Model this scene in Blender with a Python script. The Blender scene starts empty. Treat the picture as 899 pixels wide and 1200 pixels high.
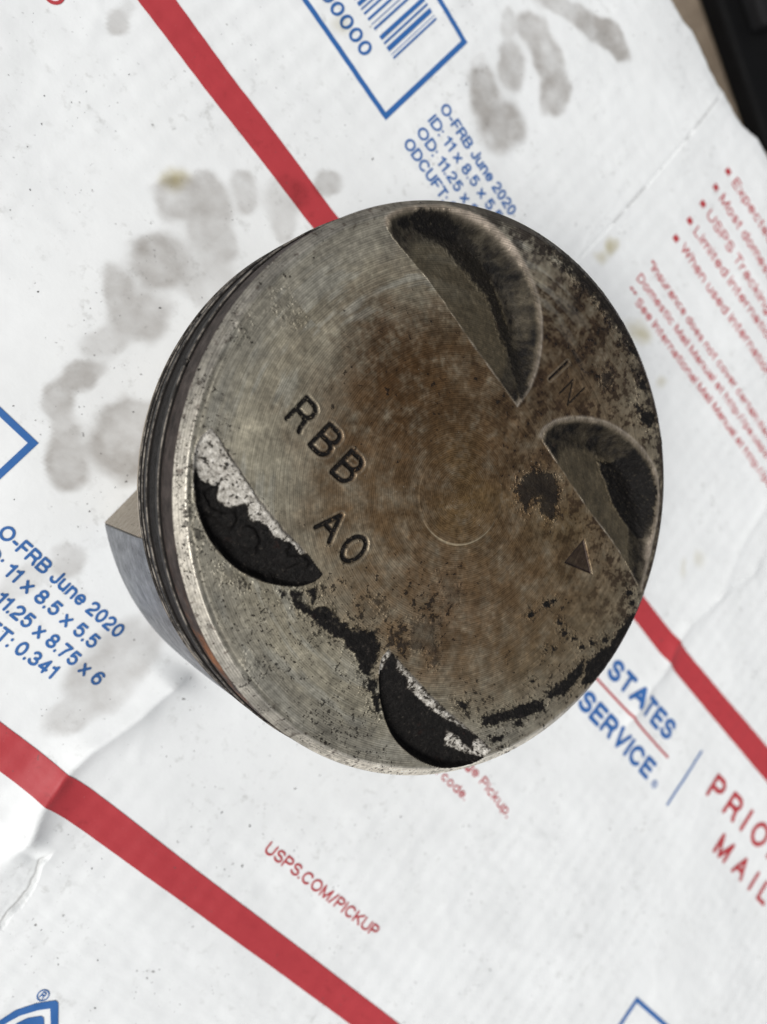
import bpy, math, json
import numpy as np
from mathutils import Matrix, Vector

# all lengths below are millimetres in the box's own frame (x along the print, z up); meshes are scaled to metres
D = json.loads('''{"ta":0.02636759,"tb":0.00960011,"cam":[-52.175,-44.966,164.908],"R":[[0.6321493,0.6326577,0.4473606],[-0.6860086,0.7253977,-0.0564837],[-0.3602492,-0.2711871,0.8925683]],"f":1027.4053450509598,"pockets":[{"line":[[-36.63,17.93],[-33.71,17.67],[-25.6,18.02],[-15.01,17.45],[-2.23,17.05]],"arc":[[-36.63,17.93],[-37.24,19.25],[-36.15,22.47],[-33.17,26.92],[-30.03,29.94],[-25.17,32.57],[-19.44,33.55],[-13.72,32.53],[-9.0,30.12],[-4.95,25.86],[-2.66,21.12],[-2.23,17.05]],"slope":0.3,"wall":1.0},{"line":[[4.24,16.91],[18.73,15.89],[29.99,15.57],[38.99,14.18]],"arc":[[4.24,16.91],[3.85,18.45],[4.96,21.56],[8.08,25.31],[12.53,28.67],[17.99,30.71],[23.14,31.26],[26.86,30.54],[30.91,27.48],[34.01,23.23],[36.74,18.65],[38.99,14.18]],"slope":0.3,"wall":1.0},{"line":[[-34.07,-20.6],[-29.08,-21.49],[-23.35,-22.63],[-18.06,-23.18],[-12.65,-23.31],[-8.46,-23.82]],"arc":[[-34.07,-20.6],[-34.23,-22.5],[-33.51,-24.43],[-31.71,-26.59],[-29.08,-28.94],[-25.82,-30.73],[-22.56,-31.62],[-19.03,-31.68],[-16.1,-31.04],[-13.06,-29.7],[-10.24,-27.64],[-8.79,-25.63],[-8.46,-23.82]],"slope":0.26,"wall":1.8},{"line":[[7.34,-24.63],[11.26,-24.77],[19.27,-24.96],[26.95,-24.47],[33.37,-24.08]],"arc":[[7.34,-24.63],[7.54,-26.54],[9.43,-28.99],[12.44,-31.37],[16.27,-33.18],[19.83,-33.7],[24.03,-33.23],[27.89,-31.79],[30.99,-29.47],[32.86,-26.92],[33.37,-24.08]],"slope":0.26,"wall":1.8}],"carbon":[[[[-10.45,-28.75],[-8.95,-27.44],[-8.84,-28.76],[-6.36,-28.4],[-4.97,-26.5],[-1.83,-26.7],[1.54,-26.22],[3.44,-23.74],[5.53,-24.93],[7.6,-28.3],[7.86,-29.88],[5.64,-29.85],[3.38,-28.47],[0.98,-28.64],[-3.34,-29.37],[-5.19,-29.17],[-8.12,-29.89],[-9.52,-29.69]],0.15,0.7,1],[[[-8.62,-27.16],[-8.3,-25.65],[-6.62,-26.5],[-6.52,-27.83]],0.1,0.5,1],[[[7.22,-29.67],[8.98,-29.0],[10.55,-30.99],[8.82,-31.26]],0.1,0.6,1],[[[10.09,-30.98],[10.97,-30.3],[12.88,-32.41],[12.04,-32.68]],0.1,0.6,1],[[[-11.82,-29.75],[-11.28,-29.11],[-10.52,-29.67],[-10.99,-30.19]],0.1,0.4,1],[[[3.43,-20.46],[3.54,-20.88],[3.25,-21.35],[2.72,-21.58],[2.27,-21.44],[2.15,-21.02],[2.45,-20.56],[2.97,-20.32]],0.4,0.9,0.75],[[[1.46,-20.47],[1.52,-20.79],[1.27,-21.16],[0.85,-21.36],[0.51,-21.29],[0.45,-20.98],[0.71,-20.61],[1.13,-20.4]],0.4,0.9,0.75],[[[9.6,-21.79],[9.79,-22.3],[9.52,-22.81],[8.93,-23.0],[8.38,-22.78],[8.18,-22.26],[8.46,-21.76],[9.04,-21.56]],0.4,0.9,0.75],[[[11.6,-20.34],[11.66,-20.92],[11.11,-21.62],[10.28,-22.04],[9.65,-21.93],[9.58,-21.36],[10.12,-20.65],[10.96,-20.23]],0.4,0.9,0.75],[[[9.96,-17.95],[9.93,-18.46],[9.31,-19.16],[8.48,-19.65],[7.93,-19.64],[7.96,-19.14],[8.57,-18.44],[9.4,-17.94]],0.4,0.9,0.75],[[[11.91,-17.65],[12.48,-18.51],[12.38,-19.14],[11.67,-19.18],[10.77,-18.59],[10.2,-17.74],[10.3,-17.11],[11.0,-17.07]],0.4,0.9,0.75],[[[13.85,-19.26],[14.45,-20.09],[14.42,-20.67],[13.78,-20.64],[12.9,-20.03],[12.3,-19.19],[12.33,-18.62],[12.97,-18.65]],0.4,0.9,0.75],[[[7.44,-22.08],[7.48,-22.46],[7.12,-22.93],[6.57,-23.21],[6.15,-23.14],[6.11,-22.76],[6.47,-22.29],[7.02,-22.01]],0.4,0.9,0.75],[[[15.32,-20.69],[15.5,-21.12],[15.3,-21.53],[14.83,-21.66],[14.36,-21.46],[14.18,-21.03],[14.38,-20.62],[14.85,-20.49]],0.4,0.9,0.75],[[[6.72,8.18],[6.42,10.39],[8.34,13.24],[11.64,14.87],[13.65,12.96],[16.0,9.77],[15.31,8.81],[12.8,8.98],[11.27,10.05],[10.24,9.06],[10.91,6.87],[8.75,7.01]],0.15,1.2,0.92],[[[27.84,-21.77],[30.86,-18.46],[33.02,-15.08],[35.77,-12.51],[37.55,-13.4],[34.79,-16.77],[32.39,-19.16],[29.65,-22.62]],0.12,0.6,1],[[[35.13,-11.1],[36.81,-7.38],[37.64,-2.14],[39.3,-4.21],[38.81,-8.86],[36.94,-11.61]],0.12,0.7,1],[[[40.52,-5.7],[38.38,-2.16],[40.18,3.04],[39.96,7.65],[40.77,10.92],[41.12,14.49],[42.11,14.68],[43.6,8.74],[44.08,3.35],[43.29,-0.75],[42.47,-3.88]],0.15,0.8,1],[[[22.03,-22.64],[24.41,-21.66],[25.34,-22.92],[23.04,-23.26]],0.15,0.7,1],[[[31.63,-23.03],[33.55,-21.05],[33.94,-22.19],[32.52,-23.5]],0.1,0.6,1],[[[5.73,-11.05],[7.49,-9.22],[11.18,-10.65],[12.05,-12.22],[10.79,-13.86],[7.51,-12.09]],1.0,1.2,0.5],[[[7.05,-19.28],[9.33,-17.37],[11.27,-15.75],[12.05,-17.93],[15.28,-20.37],[13.77,-21.02],[11.04,-20.44],[9.81,-22.0]],0.5,1.0,0.65],[[[32.26,-11.25],[32.26,-11.62],[31.85,-11.94],[31.43,-11.89],[31.43,-11.53],[31.84,-11.21]],0.1,0.5,1],[[[31.84,-4.8],[31.84,-5.17],[31.43,-5.51],[31.01,-5.47],[31.0,-5.1],[31.41,-4.76]],0.1,0.5,1],[[[30.32,-6.03],[30.32,-6.23],[30.09,-6.42],[29.86,-6.4],[29.86,-6.19],[30.08,-6.01]],0.1,0.5,1],[[[25.54,-0.43],[25.56,-1.01],[24.93,-1.54],[24.29,-1.5],[24.27,-0.92],[24.9,-0.39]],0.1,0.5,1],[[[26.04,0.79],[26.05,0.38],[25.6,-0.01],[25.14,0.03],[25.13,0.44],[25.58,0.83]],0.1,0.5,1],[[[24.19,-3.71],[24.21,-4.2],[23.68,-4.64],[23.14,-4.6],[23.12,-4.11],[23.65,-3.66]],0.1,0.5,1],[[[31.91,-1.24],[31.92,-1.79],[31.31,-2.29],[30.7,-2.24],[30.69,-1.7],[31.29,-1.2]],0.1,0.5,1],[[[29.58,-1.02],[29.59,-1.4],[29.18,-1.74],[28.76,-1.71],[28.75,-1.33],[29.16,-0.99]],0.1,0.5,1],[[[33.97,-0.78],[33.98,-1.29],[33.41,-1.75],[32.84,-1.71],[32.83,-1.21],[33.4,-0.74]],0.1,0.5,1],[[[36.56,-0.53],[36.57,-1.13],[35.89,-1.67],[35.22,-1.62],[35.21,-1.03],[35.88,-0.48]],0.1,0.5,1],[[[35.44,-22.4],[35.45,-22.83],[34.94,-23.2],[34.44,-23.13],[34.43,-22.7],[34.93,-22.34]],0.1,0.5,1],[[[37.81,-21.95],[37.81,-22.18],[37.53,-22.38],[37.25,-22.35],[37.25,-22.11],[37.53,-21.91]],0.1,0.5,1],[[[37.63,1.28],[37.63,0.76],[37.05,0.29],[36.47,0.33],[36.46,0.84],[37.04,1.32]],0.1,0.5,1],[[[39.59,3.51],[39.59,2.9],[38.9,2.33],[38.2,2.38],[38.2,2.98],[38.89,3.55]],0.1,0.5,1],[[[37.84,12.65],[37.84,12.02],[37.15,11.43],[36.45,11.45],[36.44,12.08],[37.14,12.68]],0.1,0.5,1],[[[39.52,11.81],[39.52,11.27],[38.92,10.76],[38.31,10.78],[38.31,11.32],[38.91,11.83]],0.1,0.5,1],[[[35.32,-17.43],[35.32,-18.15],[34.49,-18.76],[33.66,-18.67],[33.65,-17.95],[34.48,-17.33]],0.1,0.5,1],[[[-17.71,39.11],[-10.26,41.65],[-2.13,42.91],[5.32,42.89],[8.2,42.29],[6.38,40.73],[2.34,40.44],[-2.78,40.7],[-6.44,39.69],[-10.93,39.03]],0.4,2.0,0.85],[[[5.39,33.02],[7.07,34.87],[8.32,33.41],[7.64,31.76]],0.3,1.0,0.8],[[[13.35,34.83],[16.76,35.83],[19.11,37.59],[19.68,36.76],[19.72,34.9],[18.01,34.07],[17.02,34.69]],0.2,0.8,1],[[[22.81,35.71],[23.77,36.69],[24.5,36.01],[23.42,35.15]],0.1,0.6,1],[[[11.82,38.62],[12.18,39.49],[14.2,38.81],[13.54,37.63]],0.15,0.8,1],[[[6.62,40.52],[7.53,42.02],[9.46,40.82],[8.12,40.29]],0.15,0.8,1],[[[-40.59,-1.76],[-39.4,-0.35],[-37.48,-1.75],[-35.53,-1.06],[-36.03,-2.16],[-38.44,-2.88]],0.6,0.8,0.5],[[[-41.72,-8.22],[-40.8,-6.65],[-40.09,-8.37]],0.5,0.6,0.4],[[[-29.0,-30.61],[-28.73,-30.11],[-27.46,-30.89],[-27.86,-31.26]],0.15,0.4,0.8],[[[-26.71,-31.66],[-25.78,-31.3],[-24.77,-32.33],[-25.48,-32.49]],0.15,0.5,0.8],[[[-20.28,-33.19],[-19.26,-31.79],[-17.53,-32.73],[-18.82,-33.86]],0.5,0.8,0.6],[[[-9.07,-38.82],[-6.68,-37.87],[-5.02,-38.98],[-7.16,-40.19]],0.8,0.8,0.35],[[[-16.28,-32.63],[-16.44,-32.03],[-15.55,-32.49]],0.1,0.4,0.9]],"pocket_carbon":[[0,[[-35.08,21.63],[-34.52,24.52],[-31.43,28.03],[-27.72,29.59],[-23.13,29.91],[-18.71,28.88],[-14.35,27.16],[-10.18,25.1],[-6.04,23.38],[-4.25,21.95],[-1.58,18.54],[-3.17,17.81],[-8.18,21.5],[-12.02,22.99],[-17.43,25.48],[-22.84,24.85],[-27.4,24.1],[-32.29,21.35]],0.7,1.0,0.95],[0,[[-34.86,21.91],[-34.41,24.42],[-31.22,27.82],[-27.51,28.86],[-26.65,26.99],[-29.18,24.31],[-32.29,21.84]],0.3,0.8,1],[1,[[16.76,23.85],[19.53,26.11],[20.83,28.84],[24.92,30.42],[28.92,28.63],[32.28,24.62],[33.93,22.07],[32.36,20.13],[29.91,20.39],[25.63,20.4],[21.24,22.22]],0.15,0.6,1],[1,[[4.92,18.09],[6.6,21.3],[10.34,23.9],[15.36,25.48],[17.59,24.68],[16.07,24.18],[11.48,22.82],[7.35,20.58]],0.4,0.5,0.75],[2,[[-31.54,-25.82],[-30.28,-26.24],[-28.39,-25.73],[-28.1,-24.79],[-26.85,-26.59],[-24.93,-26.42],[-23.47,-24.3],[-21.51,-25.55],[-19.46,-24.31],[-17.65,-25.02],[-15.07,-23.84],[-13.37,-24.01],[-12.06,-23.0],[-8.35,-22.78],[-6.46,-23.88],[-8.08,-26.99],[-12.17,-30.54],[-17.49,-32.53],[-23.19,-32.07],[-28.15,-30.14],[-31.64,-26.58]],0.12,0.45,1],[3,[[7.75,-23.89],[10.61,-25.71],[12.8,-25.6],[14.23,-26.5],[16.84,-26.51],[20.98,-26.4],[26.55,-24.88],[28.55,-24.64],[30.09,-23.92],[29.52,-25.58],[30.82,-26.29],[28.8,-26.53],[26.88,-26.29],[24.95,-27.1],[26.19,-28.84],[29.45,-27.7],[34.78,-25.1],[34.84,-27.96],[30.02,-32.58],[22.55,-34.68],[15.35,-33.63],[9.26,-29.58]],0.12,0.45,1]],"stains":[[-20.6,5.8,13.8,10.9,[0.066,0.036,0.019],0.9],[-18.6,-9.6,7.2,7.2,[0.092,0.055,0.03],0.6],[-1.3,5.8,15.9,11.6,[0.088,0.052,0.028],0.75],[-12.1,7.7,11.6,8.7,[0.06,0.036,0.018],0.5],[19.1,-2.6,13.0,11.6,[0.115,0.074,0.042],0.6],[11.0,-14.8,10.1,8.7,[0.11,0.072,0.046],0.5],[-2.9,37.5,11.6,15.9,[0.06,0.04,0.026],0.95],[-19.8,23.7,7.2,8.7,[0.095,0.066,0.038],0.5],[1.7,-0.3,6.1,6.1,[0.135,0.09,0.045],0.7],[2.1,26.7,8.7,6.5,[0.05,0.032,0.02],0.8],[35.5,3.9,8.7,8.0,[0.18,0.145,0.095],0.7],[17.3,32.6,4.1,10.1,[0.15,0.125,0.09],0.5],[33.2,-8.9,8.7,5.8,[0.16,0.125,0.08],0.5],[-8.9,-28.5,8.7,7.2,[0.22,0.19,0.14],0.4],[17.5,10.9,5.8,5.8,[0.15,0.105,0.05],0.5]],"scatter":[[-0.7,-25.5,8.0,0.9],[7.6,-21.9,6.5,1.1],[8.2,-16.3,6.5,1.0],[0.2,-20.6,5.8,0.6],[-10.7,-28.5,5.8,0.55],[26.5,-21.1,5.8,0.7],[35.7,-8.8,8.7,0.45],[-1.6,-39.5,8.7,0.45],[9.3,-37.3,8.0,0.5],[13.1,-31.3,5.8,0.6],[-27.3,-27.9,3.6,0.8],[-20.4,-30.8,4.3,0.7],[-4.0,44.8,8.7,0.8],[9.6,41.2,6.5,0.9],[19.4,34.7,4.3,0.8],[2.1,32.8,7.2,0.6],[49.1,1.7,5.8,0.6],[10.2,10.6,5.1,0.8],[-44.1,-3.5,5.1,0.6],[32.4,22.7,3.6,0.8],[-18.7,6.0,8.7,0.25],[-0.3,18.3,7.2,0.4],[-5.8,-24.2,4.3,0.9]],"worn":[[-27.97,31.17],[-20.61,32.79],[33.36,19.61]],"engraved":[["R",[-27.54,-12.1],[2.5,0.01],[0.03,4.14]],["B",[-22.61,-12.23],[2.69,0.21],[0.09,4.21]],["B",[-17.58,-12.54],[2.72,0.27],[0.13,4.26]],["A",[-13.85,-19.75],[2.95,-0.04],[0.15,3.87]],["O",[-8.82,-20.03],[2.84,0.06],[0.22,4.23]]],"IN":[[[-0.91,24.7],[-0.38,29.21]],[[2.17,24.61],[2.47,28.09],[4.63,24.57],[5.05,28.97]]],"tri":[[23.02,11.85],[22.82,6.33],[28.62,8.91]],"text":[["O-FRB June 2020","","O-FRB June 2020",[[-37.38,-47.72],[-9.26,-47.92]],2.59,"blue",0.185,0.9],["ID: 11 x 8.5 x 5.5","ID: ","11 x 8.5 x 5.5",[[-32.09,-51.94],[-11.28,-52.18]],2.56,"blue",0.185,0.9],["OD: 11.25 x 8.75 x 6","OD: 1","1.25 x 8.75 x 6",[[-28.36,-56.55],[-5.91,-56.55]],2.55,"blue",0.185,0.9],["ODCUFT: 0.341","ODCUFT: ","0.341",[[-21.35,-60.85],[-13.07,-60.49]],2.53,"blue",0.185,0.9],["O-FRB June 2020","","O-FRB June 2020",[[-36.45,75.56],[-9.28,74.41]],2.98,"blue",0.185,0.9],["ID: 11 x 8.5 x 5.5","","ID: 11 x 8.5 x 5",[[-36.38,71.46],[-13.58,70.69]],2.93,"blue",0.185,0.9],["OD: 11.25 x 8.75 x 6","","OD: 11.25 x",[[-36.39,67.48],[-18.59,66.6]],2.89,"blue",0.185,0.9],["ODCUFT: 0.341","","ODCUFT",[[-36.52,63.33],[-22.78,62.69]],2.84,"blue",0.185,0.9],["00000","00","000",[[-62.16,68.83],[-53.8,68.43]],3.37,"blue",0.185,0.9],["USPS.COM/PICKUP","","USPS.COM/PICKUP",[[43.25,-60.83],[77.84,-60.44]],2.59,"red",0.17,0.9],["Schedule free Package Pickup,","Schedule free Package ","Pickup,",[[75.73,-20.77],[88.23,-22.11]],2.25,"red",0.155,0.9],["scan the QR code.","scan the QR ","code.",[[66.79,-25.98],[75.52,-26.05]],2.13,"red",0.155,0.9],["UNITED STATES","UNITED ","STATES",[[86.04,21.22],[115.36,21.97]],5.37,"blue",0.225,0.9],["POSTAL SERVICE","POSTAL ","SERVICE",[[84.5,10.32],[117.19,10.85]],5.21,"blue",0.225,0.9],["PRIORITY","","PRIO",[[136.34,21.08],[165.58,22.06]],6.96,"red",0.19,0.9],["MAIL","","MAI",[[150.27,11.49],[170.89,11.64]],6.15,"red",0.2,0.9],["Expected delivery date specified","","Expecte",[[27.44,134.98],[44.75,135.01]],2.96,"red",0.155,0.9],["Most domestic shipments include","","Most domes",[[27.49,128.46],[51.78,128.28]],2.93,"red",0.155,0.9],["USPS Tracking included for","","USPS Trackin",[[27.45,121.99],[57.21,121.49]],2.9,"red",0.155,0.9],["Limited international insurance","","Limited internatio",[[27.6,115.37],[64.38,116.65]],2.82,"red",0.155,0.9],["When used internationally, a","","When used inter",[[27.75,108.86],[59.95,109.81]],2.76,"red",0.155,0.9],["*Insurance does not cover certain items.","","*Insurance does not cover certain",[[24.01,98.01],[77.4,98.8]],2.38,"red",0.16,0.9],["Domestic Mail Manual at http://pe.usps.com","","Domestic Mail Manual at http://pe.usps",[[23.98,93.01],[87.38,95.01]],2.35,"red",0.16,0.9],["** See International Mail Manual at http://pe","** ","See International Mail Manual at http://pe",[[27.84,88.65],[94.04,90.34]],2.35,"red",0.16,0.9]],"stripe1":[[[-95.88,36.94],[-86.44,36.04],[-63.11,34.99],[-39.18,34.0],[17.96,34.55],[85.6,33.84],[95.88,33.41],[121.35,33.47],[153.77,33.72],[202.88,33.23]],[[-92.6,42.41],[-82.67,42.0],[-60.04,40.94],[-37.18,39.77],[18.39,40.44],[84.48,39.92],[97.27,39.65],[121.21,39.98],[146.29,40.62],[194.1,41.16]]],"stripe2":[[[-22.74,-78.83],[-8.16,-78.75],[12.49,-78.51],[34.2,-78.33],[86.36,-78.21],[106.77,-78.0]],[[-28.77,-72.45],[-14.24,-72.37],[6.28,-72.05],[32.91,-72.25],[97.91,-72.21],[123.37,-72.38]]],"frame1":[[-103.24,65.33],[-42.24,62.29],[-42.17,89.87],[-90.2,93.19]],"frame2":[[-66.39,-32.62],[-43.38,-32.89],[-43.52,-51.21]],"frame3":[[155.03,-50.48],[154.76,-33.1],[191.94,-32.68]],"barcode":[[-49.75,72.39],[-49.75,86.66],[-62.42,73.3]],"redline":[[70.85,16.1],[86.7,16.15],[118.61,16.74]],"vbar":[[126.83,24.69],[127.58,8.04]],"bullets":[[24.59,134.73],[24.7,128.3],[24.85,121.77],[24.96,115.1],[25.11,108.41]],"reg":[[[120.07,9.17],1.0],[[26.24,-104.52],1.0]],"reddot":[-94.8,24.62],"eagle":[[[20.52,-117.76],[23.05,-111.56],[24.07,-109.01],[26.09,-106.34],[28.76,-104.07],[29.48,-104.15],[32.45,-107.24],[37.96,-113.0],[23.17,-120.56]],[[23.78,-118.75],[24.01,-112.58],[24.48,-111.25],[25.44,-109.34],[27.44,-107.01],[29.02,-105.67],[31.25,-107.88],[35.74,-112.58]],[[29.27,-115.92],[25.77,-112.25],[25.91,-110.57],[26.89,-109.02],[28.65,-107.53],[29.32,-107.55],[30.23,-108.43],[34.71,-113.11]]],"box_stains":[[-24.27,84.77,3.7,5.14,3.88,-3.8,0.8],[-32.55,86.05,1.83,3.86,4.86,-2.73,0.8],[-32.07,96.18,1.82,3.12,4.19,-3.27,0.7],[-39.05,101.74,1.24,1.91,2.13,-2.08,0.5],[-34.99,106.69,1.26,3.81,3.32,-1.04,0.6],[-28.94,106.02,1.32,3.85,6.04,-1.88,0.8],[-21.44,102.05,2.32,2.9,3.49,-4.21,0.8],[-23.78,80.84,1.17,1.6,1.43,-1.4,0.5],[-34.54,116.4,5.26,4.67,0.88,-2.1,0.6],[-26.75,120.72,5.96,3.08,0.47,-3.26,0.8],[-19.79,124.52,4.79,0.39,-0.46,-3.07,0.9],[-57.56,16.38,2.71,3.5,2.97,-3.06,0.6],[-55.5,21.59,2.66,3.47,2.65,-2.72,0.7],[-50.73,18.33,2.73,3.45,4.13,-4.23,0.7],[-45.87,17.35,1.63,2.01,2.45,-2.51,0.6],[-51.67,5.81,4.5,2.61,2.21,-4.79,0.8],[-45.9,10.35,2.31,2.78,3.64,-3.74,0.5],[-50.18,27.75,1.5,1.95,3.09,-3.15,0.6],[-44.84,33.64,2.9,3.77,2.78,-2.82,0.4],[-41.72,29.72,1.71,2.16,2.53,-2.57,0.4],[-40.7,42.8,2.01,2.63,2.07,-2.09,0.6],[-53.05,-3.93,1.45,2.48,3.46,-2.52,0.7],[-46.89,-3.78,4.7,2.54,1.96,-4.26,0.6],[-47.91,-11.42,3.09,3.47,1.86,-1.93,0.5],[-42.13,10.68,2.96,3.52,3.07,-3.14,0.3],[-46.87,-18.84,1.2,3.81,2.26,-0.89,0.75],[-46.18,-25.15,1.84,1.95,2.74,-2.86,0.75],[-41.55,-27.92,1.55,1.59,2.53,-2.64,0.6],[-37.89,-31.75,2.37,3.44,4.01,-2.99,0.75],[-35.96,-18.39,3.77,3.93,2.14,-2.21,0.7],[-32.72,-22.19,4.43,4.49,4.77,-4.94,0.85],[-25.55,-44.21,2.27,2.04,2.22,-2.32,0.45],[-28.74,-52.14,1.68,4.31,2.75,-1.19,0.3],[-6.19,-49.23,1.69,7.2,5.32,-1.26,0.5],[-5.94,-57.17,1.6,6.66,5.25,-1.32,0.55],[-6.5,-65.13,0.96,3.97,3.09,-0.82,0.45],[-85.01,30.28,1.09,1.68,1.35,-1.4,0.5],[-85.49,33.77,0.75,1.16,0.93,-0.96,0.25],[-38.14,89.71,0.99,1.47,1.02,-1.0,0.2]],"yellow":[[-60.33,18.55,1.27,1.68,1.42,-1.46,0.8],[13.58,90.77,1.34,0.95,0.78,-1.96,0.7],[13.16,86.19,1.26,1.53,0.94,-0.9,0.55],[33.52,83.83,3.61,1.01,-0.02,-2.36,0.75],[47.57,81.14,1.05,1.14,0.84,-0.79,0.4],[89.34,59.32,1.24,1.11,1.43,-1.34,0.3],[86.52,53.82,0.73,0.65,1.41,-1.33,0.3],[-61.38,67.56,0.8,1.23,0.89,-0.9,0.4]],"fold":[[[6.19,-41.22],[5.63,-44.22],[3.82,-56.22],[1.48,-65.97],[0.76,-72.71],[1.35,-78.56],[3.55,-83.95]],[[106.16,69.21],[101.29,56.47],[98.91,44.17],[98.59,37.6],[99.91,32.75],[99.61,25.54],[100.53,18.86]]],"tear":[[9.0,-87.18],[10.36,-89.24],[11.4,-92.59],[11.5,-95.77],[11.45,-99.37],[10.17,-103.99]],"slit":[[9.59,147.52],[10.04,131.8],[10.38,109.21],[10.07,95.22],[9.64,82.2]],"slit_dash":[[[9.45,144.79],[9.91,132.32]],[[9.92,129.55],[10.16,128.15]],[[10.24,109.35],[10.1,101.35]],[[10.15,99.48],[10.09,95.56]]],"crease":[[[96.83,86.28],[98.37,72.05],[101.76,56.88]],[[1.07,-45.38],[8.49,-62.19]]],"specks":[[-83.9,11.03,1.3],[-80.87,7.26,1],[-79.57,2.54,1],[-74.26,-2.43,1.3],[-73.81,-7.42,1],[-78.12,25.49,1.2],[-45.84,-0.2,1.6],[-38.54,54.3,1.6],[30.42,-61.19,1.4],[37.19,-59.87,2],[41.59,-66.63,2],[40.06,-48.8,1.6],[24.5,-98.98,1.2],[29.97,-94.72,1.3],[36.04,-101.69,1.6],[169.69,1.76,2.2],[188.25,-2.3,1.6],[140.24,-43.72,1.3],[-61.44,-14.07,1.6],[-50.64,-31.15,1.2],[-35.97,-17.28,1.2],[-28.71,-26.34,1.2],[-28.93,-35.62,1.2],[-5.18,-73.58,1.4],[10.49,-76.43,1.2],[-28.71,-29.4,1],[16.98,-82.75,1.2],[173.69,-15.58,1],[99.19,-50.81,1.2],[147.63,-27.99,1],[107.53,-41.92,1],[-30.38,3.42,1],[-39.45,-42.7,1],[-80.49,13.93,1],[-12.63,-72.66,1.3],[-42.06,7.1,0.9],[-25.2,6.69,1]],"flap_edge":[[-14.78,149.32],[-10.3,149.75],[-7.26,150.81],[-2.22,150.46],[3.19,149.42],[7.44,149.12],[8.89,149.41],[11.76,149.2],[15.49,149.07],[19.62,149.44],[25.8,151.85]],"black":[[[19.78,340.01],[45.83,331.44],[71.71,324.79],[86.56,322.73]],[[87.55,315.05],[90.16,330.22]],[[35.98,341.31],[53.1,335.3]]]}''')
MM = 0.001
scene = bpy.context.scene
COL = scene.collection

# ------------------------------------------------------------------ camera
cd = bpy.data.cameras.new("camera")
cam = bpy.data.objects.new("camera", cd)
COL.objects.link(cam)
scene.camera = cam
Rm = Matrix(D['R']).transposed()          # columns: camera axes in world
mw = Rm.to_4x4()
mw.translation = Vector(D['cam']) * MM
cam.matrix_world = mw
cd.sensor_fit = 'VERTICAL'
cd.sensor_height = 36.0
cd.sensor_width = 27.0
cd.lens = D['f'] / 1200.0 * 36.0
cd.clip_start = 0.005
cd.clip_end = 20.0
cd.dof.use_dof = True
cd.dof.focus_distance = 0.134
cd.dof.aperture_fstop = cd.lens / 1.8 * 0.001 / 0.001 / 1.0   # 1.8 mm pupil of a phone lens
# ------------------------------------------------------------------ sky and sun (open shade, bright overcast)
SUN_EL, SUN_AZ = math.radians(50), math.radians(-122)
world = bpy.data.worlds.new("World")
scene.world = world
world.use_nodes = True
wn = world.node_tree
sky = wn.nodes.new('ShaderNodeTexSky')
sky.sky_type = 'NISHITA'
sky.sun_disc = False
sky.sun_elevation = SUN_EL
sky.sun_rotation = math.radians(90) - SUN_AZ
sky.air_density = 1.0
sky.dust_density = 3.0
hs = wn.nodes.new('ShaderNodeHueSaturation')
hs.inputs['Saturation'].default_value = 0.22
wn.links.new(sky.outputs[0], hs.inputs['Color'])
bg = wn.nodes['Background']
bg.inputs[1].default_value = 0.083
wn.links.new(hs.outputs[0], bg.inputs[0])
sl = bpy.data.lights.new("sun", 'SUN')
sl.energy = 2.6
sl.angle = math.radians(30)
sl.color = (1.0, 0.985, 0.96)
so = bpy.data.objects.new("sun", sl)
COL.objects.link(so)
sd = Vector((math.cos(SUN_EL) * math.cos(SUN_AZ), math.cos(SUN_EL) * math.sin(SUN_AZ), math.sin(SUN_EL)))
so.rotation_euler = sd.to_track_quat('Z', 'Y').to_euler()
so.location = sd * 0.6
vs = scene.view_settings
vs.view_transform = 'Standard'
vs.look = 'None'
vs.exposure = 0.06
vs.gamma = 1.0
vs.use_curve_mapping = False

# ------------------------------------------------------------------ numeric helpers
rng = np.random.RandomState(7)
LAT = rng.rand(256, 256)


GA = LAT * 2 * math.pi
GXL, GYL = np.cos(GA), np.sin(GA)


def vnoise(x, y, seed=0):
    """gradient noise, about 0..1"""
    x = x + seed * 17.31; y = y + seed * 9.73
    xi = np.floor(x).astype(int); yi = np.floor(y).astype(int)
    fx = x - xi; fy = y - yi
    u = fx * fx * fx * (fx * (fx * 6 - 15) + 10); v = fy * fy * fy * (fy * (fy * 6 - 15) + 10)

    def g(i, j):
        a, b = (xi + i) & 255, (yi + j) & 255
        return GXL[a, b] * (fx - i) + GYL[a, b] * (fy - j)
    n = (g(0, 0) * (1 - u) + g(1, 0) * u) * (1 - v) + (g(0, 1) * (1 - u) + g(1, 1) * u) * v
    return 0.5 + n * 0.95


def fbm(x, y, size, octaves=4, seed=0, gain=0.5):
    s = 0; amp = 1.0; tot = 0
    ca, sa = math.cos(0.7), math.sin(0.7)
    x = x / size; y = y / size
    for o in range(octaves):
        s = s + amp * vnoise(x, y, seed + o * 3)
        tot += amp; amp *= gain
        x, y = (x * ca - y * sa) * 2.03, (x * sa + y * ca) * 2.03
    return s / tot          # 0..1


def sstep(a, b, x):
    t = np.clip((x - a) / (b - a), 0, 1)
    return t * t * (3 - 2 * t)


def seg_dist(x, y, pts, closed=False):
    pts = list(pts)
    if closed:
        pts = pts + [pts[0]]
    d = np.full(x.shape, 1e9)
    for (x0, y0), (x1, y1) in zip(pts[:-1], pts[1:]):
        dx, dy = x1 - x0, y1 - y0
        L = dx * dx + dy * dy + 1e-12
        t = np.clip(((x - x0) * dx + (y - y0) * dy) / L, 0, 1)
        d = np.minimum(d, (x - x0 - t * dx) ** 2 + (y - y0 - t * dy) ** 2)
    return np.sqrt(d)


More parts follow.
